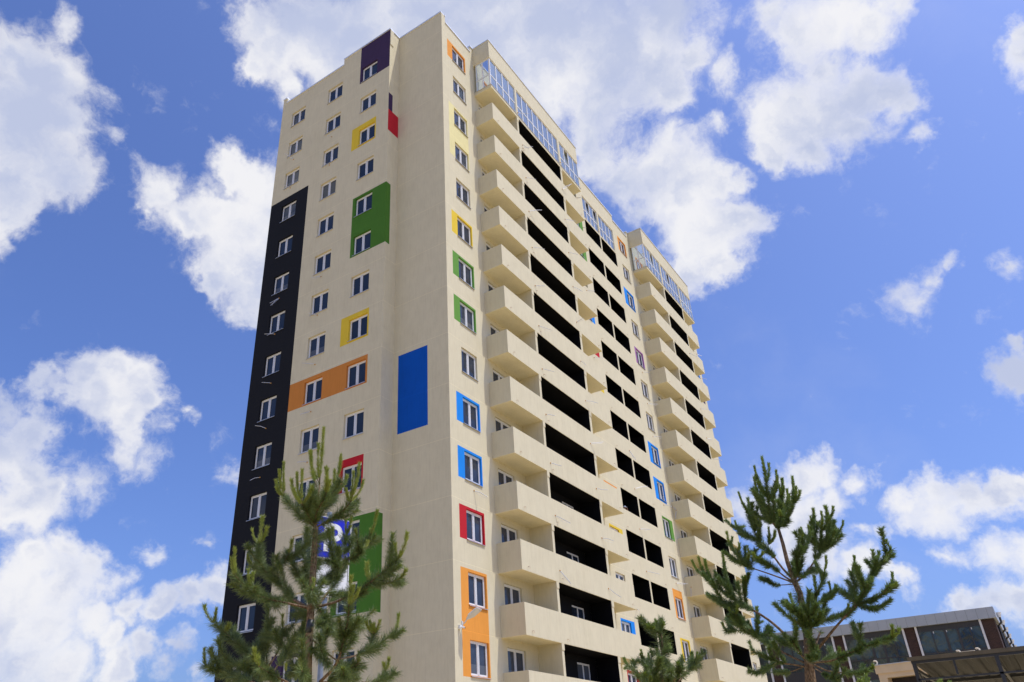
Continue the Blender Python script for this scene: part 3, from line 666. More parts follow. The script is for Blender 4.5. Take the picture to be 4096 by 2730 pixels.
# ------------------------------------------------------------------ beige kiosk with scrolls
dk = Vector((-.224, -.975, 0)).normalized(); nk = Vector((-.975, .224, 0))
k0 = Vector((11.7, -14.3, 0))
KI = empty('kiosk', tuple(k0), 'low beige rendered pavilion with ring ornaments on its roof edge', 'pavilion')
KB = mat('beige_render', (.66, .52, .34), .85, var=.05, vscale=2); KD = mat('dark_brown_opening', (.012, .007, .007), .7)
def obox(b, s0, s1, d0, d1, z0, z1, m):
    p = []
    for zc in (z0, z1):
        for s_, d_ in ((s0, d0), (s1, d0), (s1, d1), (s0, d1)): q = k0+dk*s_-nk*d_; p.append((q.x, q.y, zc))
    n = len(b.v); b.v += p; k = b.mi(m)
    for f in ((0,3,2,1),(4,5,6,7),(0,1,5,4),(1,2,6,5),(2,3,7,6),(3,0,4,7)): b.f.append(tuple(n+i for i in f)); b.m.append(k)
b = MB(); KT = 1.557+4.03
obox(b, 0, 9, 0, 4, KT-.33, KT, KB); obox(b, .06, 9, .06, 4, KT-.52, KT-.33, KB); obox(b, .06, .4, .06, 4, 0, KT-.52, KB); obox(b, 8.6, 9, .06, 4, 0, KT-.52, KB); obox(b, .4, 8.6, 3.7, 4, 0, KT-.52, KB)
b.build('wall', KI, tuple(k0))
b = MB(); obox(b, .41, 8.59, .5, .56, 0, KT-.53, KD); b.build('dark_opening', KI, tuple(k0))  # dark sheet standing in for the shade inside the open front
b = MB(); obox(b, -.05, 9.05, -.05, 4, KT, KT+.03, SILL); b.build('roof_edge', KI, tuple(k0))
KC = mat('cream_ornament', (.74, .64, .48), .6)
def ring(s_, zc, r=.082):
    c = k0+dk*s_-nk*.1; pts = []
    for i in range(15):
        a = -.7+i/14*(2*math.pi-.9); pts.append((c.x+dk.x*r*math.sin(a), c.y+dk.y*r*math.sin(a), zc+r*math.cos(a)))
    b = MB(); b.tube(pts, .034, KC, 8); b.build('scroll_ornament', KI, (c.x, c.y, zc), True)
for s_ in (.05, 3.44, 4.17): ring(s_, KT+.13)
b = MB(); obox(b, 3.57, 4.06, .02, .2, KT+.03, KT+.15, KC); b.build('crest_bar', KI, tuple(k0))

# ------------------------------------------------------------------ canopy
CX = CAM[0]+14; cz = CAM[2]
CN = empty('carport', (CX, -24, 0), 'dark steel framed canopy with brown corrugated roof sheets', 'canopy')
ROOFM = mat('brown_profiled_sheet', (.022, .020, .012), .6, var=.15, vscale=3)
b = MB(); yl, yr = CAM[1]+1.58, CAM[1]-11; x = 0; pts = []; step = .20
yy = yl
while yy > yr:
    pts += [(yy, 0), (yy-.025, -.035), (yy-.10, -.035), (yy-.125, 0)]; yy -= .19
def rz_(xx): return cz+1.442-(xx-CX)*.018
nx = 6
for (ya, za), (yb, zb) in zip(pts, pts[1:]):
    for i in range(nx):
        x0 = CX-.05+i*1.1; x1 = CX-.05+(i+1)*1.1
        b.quad([(x0, ya, rz_(x0)+za+.035), (x1, ya, rz_(x1)+za+.035), (x1, yb, rz_(x1)+zb+.035), (x0, yb, rz_(x0)+zb+.035)], ROOFM)
b.box(CX-.056, CX-.052, yr, yl, rz_(CX)-.012, rz_(CX)+.045, mat('lit_olive_edge', (.12, .095, .055), .6, var=.15))  # sheet edge in a lighter colour, as if lit, against its dark underside
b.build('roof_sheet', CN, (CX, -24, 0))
b = MB(); yt = CAM[1]+1.513
for dx in (0, 3.0, 5.8):
    b.box(CX+dx-.025, CX+dx+.025, yr, yt+.03, rz_(CX+dx)-.05, rz_(CX+dx)-.004, DKM)
b.box(CX-.025, CX+.025, yr, yt, cz+1.155, cz+1.18, DKM)
b.build('beam', CN, (CX, -24, 0))
for t in (yt, CAM[1]+.985, CAM[1]+.44, CAM[1]-2.2, CAM[1]-4.8):
    thin = abs(t-(CAM[1]+.985)) < .01
    b = MB(); h = .025 if not thin else .014
    b.box(CX-h, CX+h, t-h, t+h, (cz+1.2) if thin else 0, rz_(CX)-.051, DKM); b.build('post', CN, (CX, t, 0))
    if not thin:
        b = MB()
        b.box(CX+.036, CX+5.8, t-.02, t+.02, rz_(CX+3)-.10, rz_(CX+3)-.055, DKM); b.box(CX+5.77, CX+5.83, t-.03, t+.03, 0, rz_(CX+5.8)-.051, DKM); b.build('rafter', CN, (CX, t, 0))
b = MB(); b.tube([(CX+.05, yt, cz+1.4), (CX+1.1, yt, cz+1.0)], .02, DKM, 6); b.build('brace', CN, (CX, yt, 0))

# ------------------------------------------------------------------ parking sign
sd_ = 13.4; a = math.radians(44.95); sb = Vector((CAM[0]+sd_*math.cos(a), CAM[1]+sd_*math.sin(a), 0))
SG = empty('parking_sign', tuple(sb), 'blue and white P parking sign on a grey pole behind the left pine', 'road sign')
GP = mat('galvanised_pole', (.27, .30, .34), .4, metal=.5, var=.12); SB = mat('sign_blue', (.004, .008, .50), .35, var=.03); SW = mat('sign_white', (.80, .80, .78), .4, var=.03)
b = MB(); b.tube([(sb.x, sb.y, 0), (sb.x, sb.y, 5.85)], .045, GP, 12); b.build('pole', SG, tuple(sb))
ds = Vector((.9625, -.2714, 0)); ns = Vector((-.2714, -.9625, 0))
pc = None
def sign_point(u, v):
    # intersect with the sign plane (vertical, in front of the pole)
    d = Vector(ray(u, v)); c = Vector(CAM); o = sb+ns*.07; return c+d*((o-c).dot(ns)/d.dot(ns))
c0 = sign_point(1330, 2154); cs = (c0-sb).dot(ds)
def sq(b, s0, s1, z0, z1, d, m, t=.004):
    P = lambda s_, e, h: tuple(sb+ds*(cs+s_)+ns*e+Vector((0, 0, h)))
    n = len(b.v); b.v += [P(s0, d, z0), P(s1, d, z0), P(s1, d, z1), P(s0, d, z1), P(s0, d-t, z0), P(s1, d-t, z0), P(s1, d-t, z1), P(s0, d-t, z1)]; k = b.mi(m)
    for f in ((0,1,2,3),(7,6,5,4),(0,4,5,1),(1,5,6,2),(2,6,7,3),(3,7,4,0)): b.f.append(tuple(n+i for i in f)); b.m.append(k)
zc = c0.z; b = MB(); sq(b, -.365, .365, zc-.365, zc+.365, .07, SW, .02); b.build('plate', SG, tuple(sb))
b = MB(); sq(b, -.35, .35, zc-.35, zc+.35, .074, SB, .003); b.build('blue_field', SG, tuple(sb))
b = MB(); t = .095; sx0 = -.17
sq(b, sx0, sx0+t, zc-.25, zc+.26, .079, SW, .003)
n = 14; o_ = (sx0+.21, zc+.105); ro = .155; ri = ro-t
for i in range(n):
    a0, a1 = math.pi/2-math.pi*i/n, math.pi/2-math.pi*(i+1)/n
    P = lambda s_, h: tuple(sb+ds*(cs+s_)+ns*.0795+Vector((0, 0, h)))
    b.quad([P(o_[0]+ro*math.cos(a0), o_[1]+ro*math.sin(a0)), P(o_[0]+ri*math.cos(a0), o_[1]+ri*math.sin(a0)), P(o_[0]+ri*math.cos(a1), o_[1]+ri*math.sin(a1)), P(o_[0]+ro*math.cos(a1), o_[1]+ro*math.sin(a1))], SW)
sq(b, sx0+t, o_[0], o_[1]+ri, o_[1]+ro, .0795, SW, .003); sq(b, sx0+t, o_[0], o_[1]-ro, o_[1]-ri, .0795, SW, .003)
b.build('letter', SG, tuple(sb))
b = MB(); sq(b, -.36, .36, zc-1.0, zc-.42, .07, SW, .02); o = b.build('lower_plate', SG, tuple(sb))
b = MB()
for s0, s1, h0, h1 in ((-.34, .34, zc-.45, zc-.44), (-.34, .34, zc-.98, zc-.97), (-.34, -.33, zc-.97, zc-.45), (.33, .34, zc-.97, zc-.45)): sq(b, s0, s1, h0, h1, .073, DKM, .002)
b.build('border', o, tuple(sb))

# ------------------------------------------------------------------ pines
def bark(nt, P, c, b):
    mp = nd(nt, 'ShaderNodeMapping'); mp.inputs['Scale'].default_value = (1, 1, .45); nt.links.new(P, mp.inputs['Vector'])
    v = nd(nt, 'ShaderNodeTexVoronoi'); v.inputs['Scale'].default_value = 45; nt.links.new(mp.outputs[0], v.inputs['Vector'])
    bp = nd(nt, 'ShaderNodeBump'); bp.inputs['Strength'].default_value = .9; bp.inputs['Distance'].default_value = .02; nt.links.new(v.outputs['Distance'], bp.inputs['Height']); nt.links.new(bp.outputs[0], b.inputs['Normal'])
    return mixc(nt, smooth(nt, v.outputs['Distance'], .1, .7), mixc(nt, 1.0, c, (.45, .42, .4), 'MULTIPLY'), c)
BARK = mat('pine_bark', (.24, .165, .10), .95, var=.3, vscale=14, extra=bark, spec=.1)
def needle(name, c1, c2, c3):
    def ex(nt, P, c, b):
        b.inputs['Subsurface Weight'].default_value = 0
        n2 = noise(nt, P, 7, 3); c = mixc(nt, smooth(nt, n2, .4, .65, 0, .8), c, c3)
        tr = nd(nt, 'ShaderNodeBsdfTranslucent'); nt.links.new(c, tr.inputs[0])
        mx = nd(nt, 'ShaderNodeMixShader'); mx.inputs[0].default_value = .25
        out = [x for x in nt.nodes if x.type == 'OUTPUT_MATERIAL'][0]
        nt.links.new(b.outputs[0], mx.inputs[1]); nt.links.new(tr.outputs[0], mx.inputs[2]); nt.links.new(mx.outputs[0], out.inputs[0])
        nn_ = noise(nt, P, 90, 1); return mixc(nt, smooth(nt, nn_, .3, .7), c, c2)
    return mat(name, c1, .38, spec=.45, var=.3, vscale=25, extra=ex)
N_OLD = needle('old_needles', (.085, .135, .036), (.29, .35, .11), (.045, .080, .024))  # pale second tone of the old needles: sunlit highlights put into the colour
N_NEW = needle('new_needles', (.27, .33, .05), (.44, .46, .09), (.15, .24, .03))
N_OLD2 = needle('old_needles_bluish', (.085, .15, .036), (.25, .33, .10), (.048, .090, .026))
N_NEW2 = needle('fresh_needles', (.20, .30, .045), (.36, .42, .09), (.10, .20, .030))

class Needles:
    def __init__(s): s.V = []; s.F = []; s.n = 0
    def add(s, pts, length, ang, dens, rng, width=.0022, droop=.15, start=0.0, end=1.0, rad=.004):
        pts = np.array(pts, float); seg = np.diff(pts, axis=0); L = np.linalg.norm(seg, axis=1); tot = L.sum()
        N = max(8, int(dens*tot*(end-start))); t = rng.uniform(start, end, N); ph = rng.uniform(0, 6.28); fq = rng.uniform(9, 16)*max(tot, .2)
        t = t[rng.random(N) < .72+.28*np.sin(t*fq+ph)]; N = len(t); t = t*tot; cum = np.concatenate([[0], np.cumsum(L)])
        i = np.clip(np.searchsorted(cum, t)-1, 0, len(L)-1); P = pts[i]+seg[i]*((t-cum[i])/L[i])[:, None]; T = seg[i]/L[i][:, None]
        R = rng.normal(size=(N, 3)); R -= (R*T).sum(1)[:, None]*T; R /= np.linalg.norm(R, axis=1)[:, None]
        A = np.radians(ang)*rng.uniform(.55, 1.35, N)*rng.uniform(.85, 1.12)
        Dn = T*np.cos(A)[:, None]+R*np.sin(A)[:, None]; ln = length*rng.uniform(.6, 1.2, N)*(.86+.14*np.sin(t/tot*fq*.6+ph*2))*rng.uniform(.85, 1.12)
        Wd = np.cross(Dn, rng.normal(size=(N, 3))); Wd /= np.linalg.norm(Wd, axis=1)[:, None]; Wd *= width/2
        P = P+R*rad
        mid = P+Dn*(ln*.55)[:, None]; D2 = Dn.copy(); D2 += T*.12; D2[:, 2] -= droop*.6; D2 /= np.linalg.norm(D2, axis=1)[:, None]
        tip = mid+D2*(ln*.45)[:, None]
        s.V.append(np.stack([P-Wd, P+Wd, mid+Wd*.9, mid-Wd*.9, tip], 1).reshape(-1, 3)); s.n += N
    def build(s, name, m, parent, origin):
        V = np.concatenate(s.V)-np.array(origin); n = s.n
        me = bpy.data.meshes.new(name); me.vertices.add(n*5); me.vertices.foreach_set('co', V.astype(np.float32).ravel())
        base = np.arange(n)[:, None]*5; loops = np.concatenate([base+np.array([[0, 1, 2, 3]]), base+np.array([[3, 2, 4]])], 1).ravel()
        me.loops.add(n*7); me.loops.foreach_set('vertex_index', loops.astype(np.int32)); me.polygons.add(n*2)
        st = (np.arange(n)[:, None]*7+np.array([[0, 4]])).ravel(); me.polygons.foreach_set('loop_start', st.astype(np.int32))
        me.update(calc_edges=True); me.validate(); me.materials.append(m)
        o = bpy.data.objects.new(name, me); COL.objects.link(o); o.parent = parent; o.location = Vector(origin)-parent_world(parent); return o

def smoothline(p, n=4):
    p = np.array(p, float)
    if len(p) < 3: return p
    out = []
    for i in range(len(p)-1):
        a = p[max(i-1, 0)]; b_ = p[i]; c = p[i+1]; d = p[min(i+2, len(p)-1)]
        for j in range(n):
            t = j/n; out.append(.5*((2*b_)+(-a+c)*t+(2*a-5*b_+4*c-d)*t*t+(-a+3*b_-3*c+d)*t**3))
    out.append(p[-1]); return np.array(out)
def pine(label, az, dist, spec, lo, an, ln, an2, mo, mn, dens=900, side=5, tl=(.10, .24), tie=None, seed=1, wid=.0040):
    a = math.radians(az); hd = np.array([math.cos(a), math.sin(a), 0]); rng = np.random.default_rng(seed)
    base = CAM+hd*dist; base[2] = 0
    root = empty('pine_tree', tuple(base), label, 'pine tree', 'young pines planted in front of the buildings')
    def P3(uv, dd):
        r = ray(*uv); return CAM+r*((dist+dd)/(r@hd))
    wood = MB(); tr = MB(); old = Needles(); new = Needles()
    for ln_ in spec.strip().split('\n'):
        ln_ = ln_.split('#')[0].strip()
        if not ln_: continue
        kd, zf, *r = ln_.split(); zf = ZF[zf]; q = [float(x) for x in r]
        if kd == 'T':                      # trunk: triples u v radius
            pts = [P3(zf(q[i], q[i+1]), 0) for i in range(0, len(q), 3)]; rs = q[2::3]
            foot = pts[0].copy(); foot[:2] = base[:2]*.35+pts[0][:2]*.65; foot[2] = 0
            if pts[0][2] < 6: pts = [foot]+pts; rs = [rs[0]*1.35]+rs
            tr.tube([tuple(p) for p in pts], rs, BARK, 12)
        elif kd == 'B':                    # branch: d0 d1 r0 r1 needle_from u v ...
            d0, d1, r0, r1, nf = q[:5]; uv = q[5:]; m = len(uv)//2
            pts = smoothline([P3(zf(uv[2*i], uv[2*i+1]), d0+(d1-d0)*i/(m-1)) for i in range(m)]); rs = list(np.linspace(r0, r1, len(pts)))
            wood.tube([tuple(p) for p in pts], rs, BARK, 7)
            if nf < 1:
                old.add(pts, lo, an, dens, rng, wid, droop=.22, start=nf)
                L = np.linalg.norm(np.diff(pts, axis=0), axis=1).sum()
                for _ in range(int(L*(1-nf)*side)):
                    i = int(rng.uniform(max(nf, .1), .9)*(len(pts)-1)); T_ = pts[min(i+1, len(pts)-1)]-pts[max(i-1, 0)]; T_ /= np.linalg.norm(T_)
                    R_ = rng.normal(size=3); R_ -= R_@T_*T_; R_ /= np.linalg.norm(R_); dr = T_*.75+R_*.75+np.array([0, 0, .25]); l_ = rng.uniform(*tl)
                    tw = [pts[i], pts[i]+dr*l_*.5, pts[i]+dr*l_+np.array([0, 0, l_*.3])]
                    wood.tube([tuple(p) for p in tw], [.005, .004, .002], BARK, 5); old.add(tw, lo*.85, an, dens, rng, wid, droop=.15)
                    new.add(tw[1:], ln*.8, an2, 1500, rng, wid*.9, start=.55)
        elif kd == 'O':                    # needles only along a line (last year's growth on the trunk)
            d0, d1 = q[:2]; uv = q[2:]; m = len(uv)//2
            pts = [P3(zf(uv[2*i], uv[2*i+1]), d0+(d1-d0)*i/(m-1)) for i in range(m)]; old.add(pts, lo*1.45, 76, dens*.6, rng, wid*.85, droop=.05, rad=.02)
        elif kd == 'S':                    # shoots: depth, base u v, then tips u v ...
            dd = q[0]; b0 = q[1:3]; uv = q[3:]; pb = P3(zf(*b0), dd)
            for i in range(len(uv)//2):
                dj = dd+rng.uniform(-.12, .12); pt = P3(zf(uv[2*i], uv[2*i+1]), dj)
                L = np.linalg.norm(pt-pb)
                mid = pb*.45+pt*.55; mid[:2] += (pt-pb)[:2]*.18; mid[2] -= L*.03
                pts = smoothline([pb, mid, pt]); wood.tube([tuple(p) for p in pts], list(np.linspace(.006, .003, len(pts))), BARK, 5)
                f = 0 if L < .45 else .12
                new.add(pts, ln, an2, 2000, rng, wid*.9, droop=-.1, start=f+.04); 
                new.add(pts[-3:], ln*.8, an2*.75, 1600, rng, wid*.9, droop=-.1)
                if L > .25 and mn is not N_NEW: old.add(pts, lo*.8, an*.9, dens*.8, rng, wid, start=0, end=.5)
    o = tr.build('trunk', root, tuple(base), True); wood.build('branches', root, tuple(base), True)
    old.build('needles', mo, root, tuple(base)); new.build('new_shoots', mn, root, tuple(base))
    if tie:
        t = MB(); p0, p1 = P3(ZF[tie[0]](tie[1], tie[2]), 0), P3(ZF[tie[0]](tie[3], tie[4]), 0); t.tube([tuple(p0), tuple((p0+p1)/2), tuple(p1)], tie[5], DKM, 12); t.build('tie_band', root, tuple(base), True)
    return root
ZF = dict(a=zz(1100, 1700, 3.135), e=zz(750, 2030, 2.24), t=zz(2700, 1750, 1.6), p=zz(2740, 1800, 3.136), u=zz(3050, 2500, 3.922), n=zz(2480, 2440, 5.406), s=zz(0, 0, 1), r=zz(2740, 2230, 3.136))
PINE1 = """
T e 1075 1568 .050 1085 1300 .046 1105 1000 .040 1130 600 .034 1145 350 .030 1155 180 .026
T a 500 1330 .026 510 1230 .023 540 900 .014 560 750 .009
O a 0 0 500 1500 505 1250
O a 0 0 510 1230 545 880 560 740
O e 0 0 1155 190 1130 640
B e .1 -.3 .008 .004 .1 1160 900 1230 980 1290 1070
B e .1 .5 .008 .004 .1 1120 900 1030 960 940 970
B e .2 .7 .008 .004 .1 1100 1200 980 1260 880 1330
B e .1 -.5 .008 .004 .1 1110 1250 1200 1320 1260 1410
B e .3 .8 .008 .004 .0 1430 1000 1500 1050 1570 1070
B e 0 .6 .008 .004 .0 1400 1180 1330 1120 1250 1090
B e .5 .9 .008 .004 .0 560 1320 640 1230 700 1170
B e .4 .8 .008 .004 .0 640 740 720 810 800 880
B e .3 .6 .008 .004 .0 850 1240 770 1180 680 1150
B e .6 .3 .008 .004 .0 470 1400 560 1440 650 1520
B e .3 .1 .008 .004 .0 1360 1340 1420 1240 1500 1180
B e .2 .6 .008 .004 .1 1100 1400 990 1440 900 1520
B e .1 .4 .006 .003 .0 1260 760 1330 800 1420 780
B e .3 .1 .006 .003 .0 1370 560 1300 500 1240 480
B e .2 .5 .006 .003 .1 1150 330 1210 260 1290 230
B e .2 .8 .008 .004 .1 1140 560 1060 480 990 340
B e .3 .8 .008 .004 .1 1130 700 1030 640 960 560
B e .1 .6 .008 .004 .1 1130 700 1230 640 1330 600
B a 0 -.25 .012 .006 .05 505 1260 430 1150 380 1060 340 1000
S a -.25 340 1000 205 690 275 600 342 570 465 775 240 800
B a 0 .3 .012 .006 .1 500 1280 300 1130 190 1000 120 910
S a .3 120 910 55 570 112 470 15 700 25 790
B a 0 .2 .012 .006 .05 515 1240 620 1050 680 960 740 880
S a .2 740 880 635 530 750 570 827 380 810 760 905 640
B a 0 -.2 .013 .006 .08 530 1280 700 1190 850 1080 945 970
S a -.2 945 970 985 590 1057 488 1108 700 890 800 905 860
B a 0 -.45 .012 .006 .05 510 1250 520 1100 600 960 640 860
S a -.45 640 860 655 560 690 700
B a 0 .5 .012 .006 .05 510 1250 450 1080 440 900
S a .5 440 900 455 760
S a 0 560 750 612 42 545 245 445 330
S a -.1 520 780 447 335
B e 0 .5 .022 .010 .25 1080 900 960 830 900 780 800 670 710 585
B e .5 .6 .009 .006 .0 710 585 660 510 630 430 645 330
S e .6 645 330 672 85 580 200 712 185
B e .5 .3 .008 .005 .0 710 585 790 540 860 490 905 420
S e .3 905 420 936 290
B e .5 .8 .008 .005 .1 710 585 640 570 580 520
S e .8 580 520 540 430
B e 0 -.4 .016 .008 .3 1070 900 900 860 760 830 640 790 570 740
B e -.4 -.5 .008 .006 0 570 740 490 680 430 610
S e -.5 430 610 425 368 400 460
S e -.4 570 725 545 560 585 590
B e 0 .5 .018 .009 .35 1170 880 1260 760 1330 680 1410 490
B e .5 .55 .010 .006 0 1410 490 1500 400 1570 330 1620 300
S e .55 1620 300 1697 30 1640 200
B e .5 .3 .006 .004 .3 1410 480 1360 430 1330 360
S e .3 1330 360 1300 180
B e .5 .7 .006 .004 .3 1415 480 1400 420 1425 260
S e .7 1425 250 1418 118 1472 85
B e .4 .2 .008 .005 .05 1440 470 1530 430 1570 370
S e .2 1570 370 1612 310
B e 0 -.5 .018 .009 .4 1170 890 1320 850 1450 790 1570 720 1640 670
B e -.5 -.6 .010 .006 0 1640 670 1700 620 1790 550 1880 470
S e -.6 1880 470 1968 232 1860 332 1915 410
B e -.5 -.4 .008 .005 0 1640 680 1750 690 1830 670 1900 640
S e -.4 1900 640 1955 560
S e -.5 1640 660 1598 560 1610 500
B e 0 .0 .008 .006 .5 1170 895 1250 870 1320 865
B e 0 -.9 .016 .007 .3 1110 900 1105 840 1110 790 1118 740
S e -.9 1118 740 1132 645
B e 0 -.7 .020 .008 .45 1185 1568 1300 1450 1360 1340 1400 1170 1440 1000 1445 880
S e -.7 1445 880 1466 620 1535 730 1490 700
B e -.5 -.3 .011 .006 .25 1360 1360 1500 1330 1650 1280 1780 1180 1860 1120
S e -.3 1860 1120 1890 958
S e -.35 1670 1130 1602 1030 1633 1022 1665 1050 1722 1018
B e 0 -.3 .013 .006 .6 1100 1165 1230 1290 1350 1380 1460 1440 1530 1400
S e -.3 1530 1400 1542 1300
B e .3 .5 .010 .006 .1 1560 1568 1700 1568 1750 1520 1775 1470
S e .5 1775 1470 1805 1360 1760 1400
B e .2 .4 .012 .006 .3 730 1420 800 1310 830 1240 855 1090
S e .4 855 1080 852 970
B e .0 .4 .010 .006 .2 740 1520 840 1370 930 1230 1010 1160 1030 1110
S e .4 1035 1100 1040 1035
B e .4 .9 .016 .007 .25 850 1568 700 1480 560 1320 370 1150 240 1040
S e .9 240 1040 152 880 258 908
S e .8 330 1120 372 1050
S e .8 290 1240 275 1165
B e .6 1.0 .012 .006 .15 560 1540 400 1490 270 1470 160 1420
S e 1.0 160 1420 152 1270
B e -.3 -.8 .012 .006 .3 900 1568 760 1500 650 1430
S e -.8 645 1430 600 1268 630 1330
S e .0 880 1480 882 1410
B e -.2 -.9 .010 .006 .2 1085 1568 1050 1530 1030 1470
S e -.9 1030 1470 1008 1368
B e .2 .7 .010 .006 .1 600 1568 460 1530 330 1500
B e .2 .5 .010 .006 .2 1180 1568 1300 1560 1420 1530 1500 1500
B e .4 .6 .010 .006 .1 760 1568 560 1440 430 1400 330 1380
B e -.6 -.8 .010 .006 .0 1450 1568 1400 1500 1380 1440
"""
